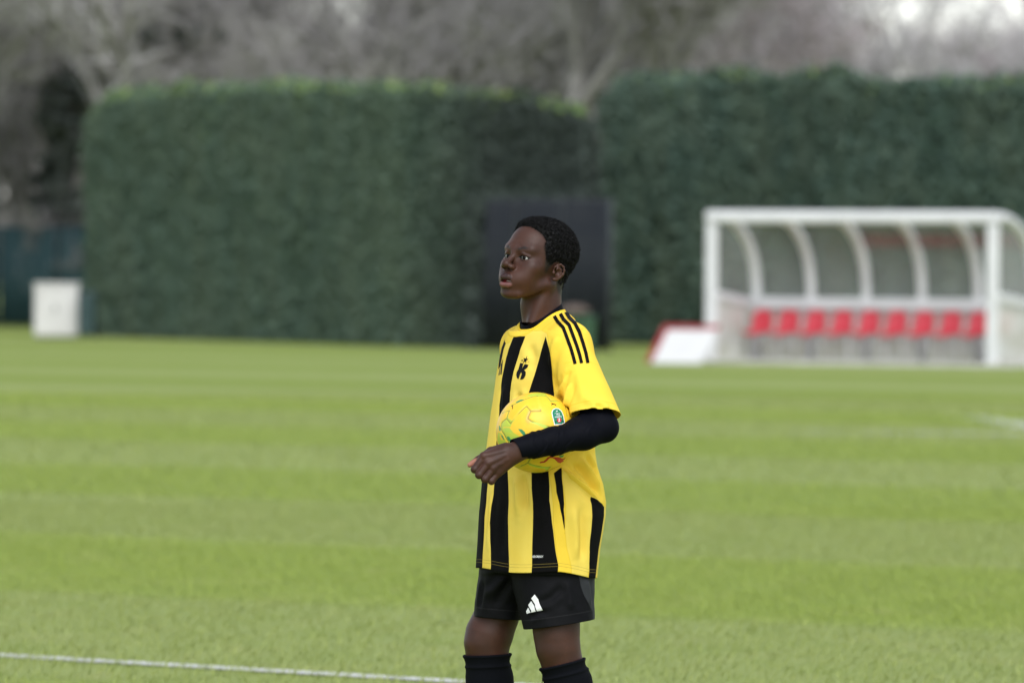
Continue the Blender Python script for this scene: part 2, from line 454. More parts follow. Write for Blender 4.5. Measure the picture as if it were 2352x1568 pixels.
for i in range(26):      # the wood goes on to both sides of the view
    u = rt.choice((rt.uniform(-1700, -150), rt.uniform(2500, 3900))); y = rt.uniform(150, 215)
    place_tree(rt.randrange(5), u, y, rt.uniform(0, 6), rt.uniform(.6, 1.0), rt.choice((0, 1, 2)), LAB_BARE, 'bare trees of the wood')
for u, y in ((-60, 158), (20, 163), (85, 160), (40, 170)):
    place_tree(rt.randrange(5), u, y, rt.uniform(0, 6), rt.uniform(.5, .8), 0, LAB_BARE, 'bare trees of the wood')
for u, y in ((150, 152), (176, 149.5), (196, 151)):
    place_tree(4, u, y, rt.uniform(0, 6), rt.uniform(.26, .34), 0, 'small bare brown shrub between the teal fence and the left hedge', 'bare shrubs by the fence')
# dark evergreen among the bare trees
m_ever = leaf_mat('evergreen_leaf', (.070, .088, .080), (.095, .108, .098), (.11, .12, .10), 1.0)
def evergreen(u, y, H, wid, seed, label, name='evergreen_tree', lo=.15, n=16000, leaf=.17, gaps=True):
    rng = np.random.default_rng(seed); x = at(u, 600, y).x
    o = empty(name, (x, y, 0)); tag(o, label, 'tree')
    mb = MB(); mb.tube([(0, 0, -.1), (.1, 0, H*.4), (0, .1, H*.9)], [H*.022, H*.016, H*.005], 8)
    cl = []
    for i in range(34):
        f = rng.uniform(lo, 1.0); a = rng.uniform(0, 6.28); r = wid * (1.1 - f * .75) * rng.uniform(.35, 1)
        c = Vector((math.cos(a) * r, math.sin(a) * r, f * H)); cl.append((c, rng.uniform(.35, .8) * wid * .45))
        mb.tube([(0, 0, max(.2, f * H - r * .5)), c * .5 + Vector((0, 0, f * H * .5 - r * .2)), c], [H*.006, H*.004, .01], 5)
    mb.build('trunk', m_bark, o, True)
    pts = []; nr = []
    for i in range(n):
        c, r = cl[rng.integers(len(cl))]; d = rng.normal(size=3); d /= np.linalg.norm(d)
        p = np.array(c) + d * np.array((1, 1, .55)) * r * rng.uniform(.3, 1.05); pts.append(p); nr.append(d)
    V, F = leaves_on(np.array(pts), np.array(nr), rng, leaf, .05); V[:, 2] = np.maximum(V[:, 2], .05)
    link('crown', mesh_np('crown', V, F, False), m_ever, o); return o
evergreen(380, 152, 13.5, 3.0, 31, 'dark evergreen tree rising above the left hedge, beside bare trees', n=24000)
evergreen(128, 150.5, 5.3, .85, 32, 'ragged dark shrub at the left end of the long hedge', 'conifer_shrub', .42, 6500, .14).children[1].data.materials[0] = m_hedge
evergreen(1412, 139, 2.0, .5, 33, 'small bright shrub in the gap beside the right hedge', 'garden_shrub', .2, 2600, .12).children[1].data.materials[0] = m_fresh
evergreen(1379, 141, 4.0, .35, 34, 'narrow shrub seen through the slit between the hedges', 'slender_shrub', .3, 2600, .13).children[1].data.materials[0] = m_fresh

# ---- screens, cabinet, bins
m_screen = varied('screen_mesh', (.018, .021, .026), (.024, .027, .031), 2.0, .9, .1)
m_teal = varied('teal_fence', (.026, .060, .070), (.036, .075, .083), 1.2, .7, .2)
m_postdark = varied('post_dark', (.03, .035, .04), (.05, .055, .06), 6, .6, .3)
m_white = varied('white_paint', (.58, .58, .59), (.52, .53, .53), 3, .45, .4)
m_offwhite = varied('cabinet_paint', (.62, .61, .60), (.54, .53, .52), 2, .6, .3)
def screen_fence(name, p, q, H, npan, mat, label, cat='fence', gap=.03):
    p, q = Vector(p), Vector(q); d = q - p; L = d.length
    o = empty(name, (p.x, p.y, 0), math.atan2(d.y, d.x)); tag(o, label, cat)
    w = L / npan
    for i in range(npan):
        n = 12; vs = []; fs = []
        for a in range(n + 1):
            for b in range(2): vs.append((i * w + gap + (w - 2 * gap) * a / n, -.03 + .03 * math.sin(a * 2.1 + i), .05 if b == 0 else H))
        fs = [(2*a, 2*a+2, 2*a+3, 2*a+1) for a in range(n)]
        pn = MB().add(vs, fs).build('panel', mat, o, True)
        sm = pn.modifiers.new('s', 'SOLIDIFY'); sm.thickness = .008
    for i in range(npan + 1): MB().tube([(i * w, .03, -.1), (i * w, .03, H + .05)], .03, 8).build('post', m_postdark, o, True)
    MB().tube([(0, .03, H), (L, .03, H)], .02, 8).build('top_rail', m_postdark, o, True)
    return o
p, q = ground(1078, 803), ground(1398, 809)
screen_fence('screen_fence', p, q, at(1230, 462, p.y).z, 3, m_screen, 'black windbreak screen fence in front of the gap between the hedges')
_rng = np.random.default_rng(77); _n = 5200
_t = _rng.random(_n); _u = np.where(_t < .55, 1078 + _rng.random(_n) * 300, 1076 + np.abs(_rng.normal(0, 20, _n))); _v = np.where(_t < .55, 452 + np.abs(_rng.normal(0, 34, _n)), 470 + _rng.random(_n) * 330)
_P = np.array([at(a, b, p.y - .12 - .1 * c) for a, b, c in zip(_u, _v, _rng.random(_n))]); _P = _P[_P[:, 2] > .1]
_V, _F = leaves_on(_P, np.tile((0, -1., 0), (len(_P), 1)), _rng, .12, .05)
_hd = [x for x in bpy.data.objects if x.name == 'hedge'][0]
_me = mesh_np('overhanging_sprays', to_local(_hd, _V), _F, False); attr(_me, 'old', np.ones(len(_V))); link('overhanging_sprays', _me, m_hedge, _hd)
p, q = ground(-1500, 733), ground(262, 752)
screen_fence('green_fence', p, q, at(60, 522, ground(60, 750).y).z, 14, m_teal, 'dark teal fence at the far left edge behind the white cabinet')

g = ground(130, 776)
wd, hh = 100 * (g.y + 20) / UNIT_F, 121 * (g.y + 20) / UNIT_F
o = empty('cabinet', (g.x, g.y, 0), R(6)); tag(o, 'white metal cabinet on the grass at the far left', 'cabinet')
MB().box(-wd/2, wd/2, 0, .6, .04, hh).build('body', m_offwhite, o, bevel=.015)
MB().box(-wd/2 - .02, wd/2 + .02, -.03, .63, hh + .002, hh + .05).build('lid', m_offwhite, o, bevel=.01)
MB().box(-wd/2 + .05, -.008, -.018, -.002, .1, hh - .06).build('door', m_offwhite, o, bevel=.006)
MB().box(.008, wd/2 - .05, -.018, -.002, .1, hh - .06).build('door', m_offwhite, o, bevel=.006)
MB().box(-.06, -.03, -.045, -.0185, hh*.5, hh*.5 + .14).build('handle', m_postdark, o, bevel=.005)
MB().box(-wd/2 + .03, wd/2 - .03, .03, .57, -.02, .04).build('plinth', m_postdark, o)
m_binteal = varied('bin_teal', (.018, .045, .048), (.028, .058, .06), 3, .5, .4)
def wheelie_bin(u, v, w, h, dp, mat, label, lidmat=None):
    g = ground(u, v); o = empty('bin', (g.x, g.y, 0), R(-4)); tag(o, label, 'bin')
    tp = .88
    vs = [(-w/2*tp,0,.06),(w/2*tp,0,.06),(w/2*tp,dp*tp,.06),(-w/2*tp,dp*tp,.06),(-w/2,-.03,h*.92),(w/2,-.03,h*.92),(w/2,dp,h*.92),(-w/2,dp,h*.92)]
    MB().add(vs, [(3,2,1,0),(4,5,6,7),(0,1,5,4),(1,2,6,5),(2,3,7,6),(3,0,4,7)]).build('body', mat, o, bevel=.02)
    vs = [(-w/2-.02,-.06,h*.925),(w/2+.02,-.06,h*.925),(w/2+.02,dp+.02,h*.925),(-w/2-.02,dp+.02,h*.925),(-w/2,-.04,h*.97),(w/2,-.04,h*.97),(w/2,dp,h),(-w/2,dp,h)]
    MB().add(vs, [(3,2,1,0),(4,5,6,7),(0,1,5,4),(1,2,6,5),(2,3,7,6),(3,0,4,7)]).build('lid', lidmat or mat, o, bevel=.01)
    for s in (-1, 1):
        MB().tube([(s*(w/2-.06), dp-.03, .09), (s*(w/2+.0), dp-.03, .09)], .09, 14).build('wheel', m_postdark, o, True)
    MB().tube([(-w/2+.05, dp+.05, h*.9), (w/2-.05, dp+.05, h*.9)], .016, 8).build('handle', m_postdark, o, True)
    return o
wheelie_bin(198, 777, .34, .93, .5, m_binteal, 'dark green bin just right of the white cabinet')
m_bingreen = varied('bin_green', (.03, .085, .045), (.04, .10, .055), 3, .5, .4)
wheelie_bin(1332, 811, .50, .66, .5, m_bingreen, 'dark green bin behind the boy\'s shoulder, by the black screen')
g = ground(1318, 812)
m_sack = varied('sacking', (.13, .10, .088), (.10, .08, .07), 8, .9, .1, .4, 20)
sk = empty('sack', (g.x, g.y + .22, .661)); tag(sk, 'beige sack lying on the green bin behind the boy\'s neck', 'sack')
_bm = bmesh.new(); bmesh.ops.create_icosphere(_bm, subdivisions=4, radius=1)
for vtx in _bm.verts:
    n_ = mnoise.noise(vtx.co * 2.2) * .22
    vtx.co = Vector((vtx.co.x * .27 * (1 + n_), vtx.co.y * .22 * (1 + n_), max(-.7, vtx.co.z) * .11 * (1 + n_) + .077))
_me = bpy.data.meshes.new('cloth'); _bm.to_mesh(_me); _bm.free(); _me.polygons.foreach_set('use_smooth', [True]*len(_me.polygons))
link('cloth', _me, m_sack, sk)

# ---- team shelter
YAW = R(-28)
gl, gr = ground(1633, 834), None
K = (gl.y + 20) / UNIT_F
LEN = 4.86; DEP = 1.62; HT = at(1640, 484, gl.y).z
o = empty('team_shelter', (gl.x, gl.y, 0), YAW); tag(o, 'white framed team shelter with clear curved roof at right', 'shelter')
SH = o
m_tube = varied('shelter_white', (.66, .66, .68), (.60, .60, .62), 2, .4, .45)
m_poly, t_, b_ = mat_new('polycarbonate', (.55, .56, .55), .3, .35)
b_.inputs['Alpha'].default_value = .15
m_polyl, t_, b_ = mat_new('polycarbonate_milky', (.72, .72, .70), .4, .4)
b_.inputs['Alpha'].default_value = .62
_dirt = noise_tex(t_, 3, 4, .7, N(t_, 'ShaderNodeTexCoord').outputs['Object']).outputs[0]
t_.links.new(mixc(t_, ramp(t_, _dirt, .4, .7), (.74, .74, .72), (.55, .53, .46)), b_.inputs['Base Color'])
PR = .095                                             # fat square-ish tubes
def arc(n=14):
    """roof line from the front beam back and down to the rear rail: (depth, height)"""
    pts = [(0, HT - PR)]
    for i in range(1, n + 1):
        a = math.pi / 2 * i / n
        pts.append((.25 + (DEP - .25) * math.sin(a) ** 1.0, .95 + (HT - PR - .95) * math.cos(a) ** .8))
    return pts
AR = arc()
for s in (0, LEN):
    MB().box(s - PR, s + PR, -PR * .7, PR * .7, 0, HT - 2 * PR - .002).build('front_post', m_tube, o, bevel=.04)
MB().box(-PR, LEN + PR, -PR, PR, HT - 2 * PR, HT).build('front_beam', m_tube, o, bevel=.05)
for i in range(6):
    x = LEN * i / 5
    pts = [(x, d, h) for d, h in AR[1:]] + [(x, DEP, .5), (x, DEP, .02)]
    MB().tube([(x, .1, HT - PR)] + pts, .085 if i in (0, 5) else .075, 8).build('rib', m_tube, o, True)
for i in range(5):
    x0, x1 = LEN * i / 5 + .09, LEN * (i + 1) / 5 - .09
    vs = []; prof = AR
    for d, h in prof: vs += [(x0, d + .03, h - .0), (x1, d + .03, h - .0)]
    pn = MB().add(vs, [(2*k, 2*k+1, 2*k+3, 2*k+2) for k in range(len(prof) - 1)]).build('roof_panel', m_poly, o, True)
    pn.modifiers.new('s', 'SOLIDIFY').thickness = .006
    MB().box(x0, x1, DEP - .004, DEP + .004, .06, .86).build('rear_panel', m_polyl, o)
MB().box(0.08, LEN - .08, DEP - .1, DEP - .03, .86, 1.04).build('rear_rail', m_tube, o, bevel=.03)
for s in (0, LEN):
    sg = -.02 if s == 0 else .02
    MB().add([(s + sg - .05, .09, 1.16), (s + sg + .05, .09, 1.16), (s + sg + .05, DEP - .12, 1.02), (s + sg - .05, DEP - .12, 1.02),
              (s + sg - .05, .09, 1.02), (s + sg + .05, .09, 1.02), (s + sg + .05, DEP - .12, .88), (s + sg - .05, DEP - .12, .88)],
             [(0,1,2,3),(7,6,5,4),(0,4,5,1),(1,5,6,2),(2,6,7,3),(3,7,4,0)]).build('end_rail', m_tube, o, bevel=.02)
    vs = [(s, .08, 1.18), (s, DEP - .09, 1.05)] + [(s, d, h - .05) for d, h in reversed(AR[1:-1])] + [(s, .08, HT - 2 * PR)]
    pn = MB().add(vs, [tuple(range(len(vs)))]).build('end_panel', m_poly, o); pn.modifiers.new('s', 'SOLIDIFY').thickness = .006
    pn = MB().add([(s, .08, .06), (s, DEP - .08, .06), (s, DEP - .08, .87), (s, .08, 1.0)], [(0, 1, 2, 3)]).build('end_panel_low', m_polyl, o); pn.modifiers.new('s', 'SOLIDIFY').thickness = .006
m_redband = varied('red_strip', (.40, .07, .08), (.34, .06, .07), 2, .5, .3)
m_redband.node_tree.nodes['Principled BSDF'].inputs['Alpha'].default_value = .2
_k = len(AR) * 5 // 10
vs = [];
for x in (LEN * .42, LEN - .12):
    for d, h in AR[6:9]: vs.append((x, d - .015, h - .02))
MB().add(vs, [(0, 3, 4, 1), (1, 4, 5, 2)]).build('red_strip', m_redband, o, True).modifiers.new('s', 'SOLIDIFY').thickness = .004
m_slab = varied('concrete', (.52, .51, .48), (.42, .41, .38), 3, .9, .2, .3, 14)
slab = empty('concrete_slab', (gl.x, gl.y, 0), YAW); tag(slab, 'pale concrete slab under the team shelter', 'slab')
MB().box(-.25, LEN + .3, -.12, DEP + .3, -.05, .055).build('slab', m_slab, slab, bevel=.01)
# red seats on a white beam
m_seat = varied('red_plastic', (.55, .035, .055), (.48, .03, .05), 3, .35, .5)
def seat_mesh():
    """moulded seat shell: pan curving up into a low back with rounded corners"""
    prof = [(-.02, .40), (.02, .435), (.12, .43), (.24, .42), (.33, .43), (.38, .48), (.41, .58), (.43, .70), (.445, .79)]
    n = 9; vs = []; fs = []
    for j, (d, h) in enumerate(prof):
        wf = .178 if j not in (0, len(prof) - 1) else .11
        for i in range(n):
            k = i / (n - 1) * 2 - 1
            up = .03 * k * k if j < 5 else 0; fw = -.04 * k * k if j >= 5 else 0
            vs.append((k * wf, d + fw, h + up))
    for j in range(len(prof) - 1):
        for i in range(n - 1): fs.append((j*n+i, j*n+i+1, (j+1)*n+i+1, (j+1)*n+i))
    return MB().add(vs, fs)
seat0 = None
for i in range(10):
    x = .30 + i * .472
    wp = SH.matrix_basis @ Vector((x, DEP - .78, .055))
    if seat0 is None:
        st = empty('shelter_seat', wp, YAW); seat0 = st
        sh = seat_mesh().build('shell', m_seat, st, True); sh.modifiers.new('s', 'SOLIDIFY').thickness = .018
        MB().tube([(-.14, .28, 0), (-.14, .28, .40)], .022, 8).build('leg', m_white, st, True)
        MB().tube([(.14, .28, 0), (.14, .28, .40)], .022, 8).build('leg', m_white, st, True)
        MB().box(-.18, .18, .06, .36, .385, .405).build('bracket', m_white, st)
    else:
        st = copy_tree(seat0); st.location = wp
    tag(st, 'red moulded plastic seat in the row inside the team shelter', 'seat', 'row of red seats in the shelter')

# ---- white board leaning by the shelter
g = ground(1552, 836)
K2 = (g.y + 20) / UNIT_F
o = empty('pitch_board', (g.x, g.y, 0), R(-14)); tag(o, 'white leaning board with red edge on the grass beside the team shelter', 'board')
w, h, ln = 118 * K2, 90 * K2, .42
m_board = varied('board_white', (.55, .55, .555), (.52, .52, .525), 3, .5, .3)
m_boardred = varied('board_red', (.26, .022, .028), (.22, .02, .025), 3, .5, .3)
th = .04
def leaning(x0, x1, z0, z1, y0, y1, k):
    f = lambda z: ln * (z / h)
    sh = lambda z: .22 * (z / h)
    vs = [(x0 + sh(z0), f(z0) + y0, z0), (x1 + sh(z0), f(z0) + y0, z0), (x1 + sh(z0), f(z0) + y1, z0), (x0 + sh(z0), f(z0) + y1, z0),
          (x0 + sh(z1), f(z1) + y0, z1), (x1 + sh(z1), f(z1) + y0, z1), (x1 + sh(z1), f(z1) + y1, z1), (x0 + sh(z1), f(z1) + y1, z1)]
    return MB().add(vs, [(3,2,1,0),(4,5,6,7),(0,1,5,4),(1,2,6,5),(2,3,7,6),(3,0,4,7)])
leaning(-w/2, w/2, .01, h - .08, 0, th, 0).build('front_panel', m_board, o, bevel=.01)
leaning(-w/2 - .11, -w/2 - .004, .03, h, .005, th + .02, 0).build('red_edge', m_boardred, o, bevel=.01)
leaning(-w/2, w/2, h - .076, h, .005, th + .02, 0).build('red_edge', m_boardred, o, bevel=.01)
MB().tube([(0, ln * .9, h * .9), (0, ln + .35, .0)], .02, 8).build('rear_strut', m_postdark, o, True)
# ================================================================ smooth body surfaces: distance fields turned into meshes
class Field:
    def __init__(s, lo, hi, h):
        s.h = h; s.lo = np.array(lo, dtype=np.float64)
        s.n = [int(math.ceil((hi[i] - lo[i]) / h)) + 1 for i in range(3)]
        s.ax = [(lo[i] + h * np.arange(s.n[i])).astype(np.float32) for i in range(3)]
        s.D = np.full(s.n, 10.0 if h < .5 else 1000.0, dtype=np.float32)
    def win(s, lo, hi):
        sl = []
        for i in range(3):
            a = max(0, int((lo[i] - s.lo[i]) / s.h)); b = min(s.n[i], int((hi[i] - s.lo[i]) / s.h) + 2)
            sl.append(slice(a, max(a, b)))
        return tuple(sl)
    def grid(s, sl):
        return s.ax[0][sl[0]][:, None, None], s.ax[1][sl[1]][None, :, None], s.ax[2][sl[2]][None, None, :]
    def op(s, prim, k=0.0, mode='add'):
        fn, lo, hi = prim
        m = k * 1.5 + 4 * s.h
        sl = s.win([c - m for c in lo], [c + m for c in hi])
        if any(q.start >= q.stop for q in sl): return s
        A = s.D[sl]; B = fn(*s.grid(sl)).astype(np.float32)
        if mode == 'add':
            if k > 0:
                q = np.clip(.5 + .5 * (A - B) / k, 0, 1); s.D[sl] = A + (B - A) * q - k * q * (1 - q)
            else: s.D[sl] = np.minimum(A, B)
        else:
            B = -B
            if k > 0:
                q = np.clip(.5 - .5 * (A - B) / k, 0, 1); s.D[sl] = A + (B - A) * q + k * q * (1 - q)
            else: s.D[sl] = np.maximum(A, B)
        return s
    def add(s, prim, k=0.0): return s.op(prim, k, 'add')
    def sub(s, prim, k=0.0): return s.op(prim, k, 'sub')
    def mesh(s, smooth=1): return surface_nets(s.D, s.lo, s.h, smooth)

def ell(c, r, rot=None, mirror=False):
    """ellipsoid; rot = 3x3 rows mapping to its own axes; mirror = both sides of x = 0"""
    R_ = max(r)
    def fn(X, Y, Z):
        X = np.abs(X) if mirror else X
        x, y, z = X - c[0], Y - c[1], Z - c[2]
        if rot is not None:
            x, y, z = (rot[i][0] * x + rot[i][1] * y + rot[i][2] * z for i in range(3))
        k0 = np.sqrt((x / r[0]) ** 2 + (y / r[1]) ** 2 + (z / r[2]) ** 2)
        k1 = np.sqrt((x / r[0]**2) ** 2 + (y / r[1]**2) ** 2 + (z / r[2]**2) ** 2) + 1e-9
        return k0 * (k0 - 1) / k1
    ext = [R_] * 3 if rot is not None else r
    lo = [c[i] - ext[i] for i in range(3)]; hi = [c[i] + ext[i] for i in range(3)]
    if mirror: lo[0] = -hi[0]
    return fn, lo, hi
def cap(a, b, ra, rb, mirror=False, sq=None):
    """tapered capsule; sq = (axis vector, factor) squeezes it along one direction"""
    a = [float(q) for q in a]; b = [float(q) for q in b]
    ab = [b[i] - a[i] for i in range(3)]; L2 = sum(q * q for q in ab) + 1e-12
    def fn(X, Y, Z):
        X = np.abs(X) if mirror else X
        x, y, z = X - a[0], Y - a[1], Z - a[2]
        t = np.clip((x * ab[0] + y * ab[1] + z * ab[2]) / L2, 0, 1)
        x, y, z = x - t * ab[0], y - t * ab[1], z - t * ab[2]
        if sq is not None:
            n, f = sq; q = x * n[0] + y * n[1] + z * n[2]; g = q * (1.0 / f - 1.0)
            x, y, z = x + g * n[0], y + g * n[1], z + g * n[2]
        return np.sqrt(x * x + y * y + z * z) - (ra + (rb - ra) * t)
    R_ = max(ra, rb); lo = [min(a[i], b[i]) - R_ for i in range(3)]; hi = [max(a[i], b[i]) + R_ for i in range(3)]
    if mirror: lo[0] = -hi[0]
    return fn, lo, hi
def chain(F, pts, rad, k, mirror=False, kk=None, sq=None):
    for i in range(len(pts) - 1):
        F.add(cap(pts[i], pts[i+1], rad[i], rad[i+1], mirror, sq), k if (i == 0 or kk is None) else kk)

def surface_nets(D, lo, h, smooth=1):
    ins = D < 0
    c = ins[:-1, :-1, :-1].astype(np.int8)
    cnt = sum(ins[i:D.shape[0]-1+i, j:D.shape[1]-1+j, k:D.shape[2]-1+k].astype(np.int8) for i in (0, 1) for j in (0, 1) for k in (0, 1))
    act = (cnt > 0) & (cnt < 8)
    I, J, K_ = np.nonzero(act); n = len(I)
    idx = np.full(act.shape, -1, dtype=np.int32); idx[I, J, K_] = np.arange(n)
    cor = [(i, j, k) for i in (0, 1) for j in (0, 1) for k in (0, 1)]
    val = {q: D[I + q[0], J + q[1], K_ + q[2]] for q in cor}
    acc = np.zeros((n, 3)); num = np.zeros(n)
    for q in cor:
        for ax in range(3):
            if q[ax] == 1: continue
            r = list(q); r[ax] = 1; r = tuple(r)
            a, b = val[q], val[r]; x = (a < 0) != (b < 0)
            t = np.where(x, a / np.where(x, a - b, 1), 0)
            p = np.array(q, dtype=float)[None, :].repeat(n, 0); p[:, ax] = t
            acc += p * x[:, None]; num += x
    V = np.stack([I, J, K_], -1) + acc / num[:, None]
    V = V * h + lo
    Fs = []
    for ax in range(3):
        o1, o2 = (ax + 1) % 3, (ax + 2) % 3
        s0 = [slice(None)] * 3; s1 = [slice(None)] * 3; s0[ax] = slice(0, -1); s1[ax] = slice(1, None)
        A, B = ins[tuple(s0)], ins[tuple(s1)]
        x = A != B
        P = np.stack(np.nonzero(x), -1)
        ok = (P[:, o1] > 0) & (P[:, o2] > 0) & (P[:, o1] < D.shape[o1] - 1) & (P[:, o2] < D.shape[o2] - 1)
        P = P[ok]; fl = A[tuple(P.T)]
        def at_(d1, d2):
            Q = P.copy(); Q[:, o1] -= d1; Q[:, o2] -= d2
            return idx[tuple(Q.T)]
        q = np.stack([at_(1, 1), at_(0, 1), at_(0, 0), at_(1, 0)], -1)
        q[~fl] = q[~fl][:, ::-1]
        Fs.append(q)
    F = np.concatenate(Fs); F = F[(F >= 0).all(1)]
    for _ in range(smooth): V = lap(V, F, .5)
    return V, F
def lap(V, F, w):
    S = np.zeros_like(V); c = np.zeros(len(V)); k = F.shape[1]
    for a in range(k):
        for d in (1, k - 1):
            np.add.at(S, F[:, a], V[F[:, (a + d) % k]]); np.add.at(c, F[:, a], 1)
    ok = c > 0; out = V.copy(); out[ok] += w * (S[ok] / c[ok, None] - V[ok]); return out
def cut(V, F, s, push, h):
    """keep the side s > 0; the rim is moved onto the cut (push = direction per vertex)"""
    keep = (s[F] > 0).any(1); F = F[keep]; V = V.copy()
    used = np.zeros(len(V), bool); used[F.ravel()] = True
    m = used & (s <= 0)
    V[m] -= push[m] * s[m][:, None]
    V, F = compact(V, F)
    return smooth_rim(V, F), F
def smooth_rim(V, F, n=36):
    """even out the open edges along their own length"""
    k = F.shape[1]; E = np.concatenate([np.stack([F[:, i], F[:, (i + 1) % k]], -1) for i in range(k)]); E.sort(axis=1)
    key = E[:, 0].astype(np.int64) * len(V) + E[:, 1]; u, i, c = np.unique(key, return_index=True, return_counts=True)
    B = E[i[c == 1]]
    for _ in range(n):
        S = np.zeros_like(V); cn = np.zeros(len(V))
        for a, b in ((0, 1), (1, 0)): np.add.at(S, B[:, a], V[B[:, b]]); np.add.at(cn, B[:, a], 1)
        m = cn == 2; V = V.copy(); V[m] = .5 * V[m] + .5 * S[m] / 2
    return V
def compact(V, F, *arrs):
    used = np.zeros(len(V), bool); used[F.ravel()] = True
    mp = np.cumsum(used) - 1
    return (V[used], mp[F]) + tuple(a[used] for a in arrs)
def grid_noise(P, scale, seed=0):
    """cheap smooth noise: a few crossed sine waves"""
    r = np.random.default_rng(seed); out = np.zeros(len(P))
    for i in range(7):
        d = r.normal(size=3); d *= scale * r.uniform(.6, 1.8) / np.linalg.norm(d)
        out += np.sin(P @ d + r.uniform(0, 6.28))
    return out / 7
def poly_sd(x, y, poly):
    """signed distance to a polygon, negative inside"""
    poly = np.asarray(poly, dtype=float); n = len(poly)
    d = np.full(x.shape, 1e9); ins = np.zeros(x.shape, bool)
    for i in range(n):
        a, b = poly[i], poly[(i + 1) % n]
        ex, ey = b - a; wx, wy = x - a[0], y - a[1]
        t = np.clip((wx * ex + wy * ey) / (ex * ex + ey * ey + 1e-12), 0, 1)
        d = np.minimum(d, (wx - ex * t) ** 2 + (wy - ey * t) ** 2)
        c1 = (a[1] <= y) & (b[1] > y); c2 = (a[1] > y) & (b[1] <= y)
        cr = ex * wy - ey * wx
        ins ^= (c1 & (cr > 0)) | (c2 & (cr < 0))
    return np.where(ins, -1, 1) * np.sqrt(d)
# ================================================================ the boy
PERSON = empty('person', (at(1225, 1880, 0).x, 0.0, 0.0))
tag(PERSON, 'boy in yellow and black striped shirt and black shorts holding a ball', 'person')

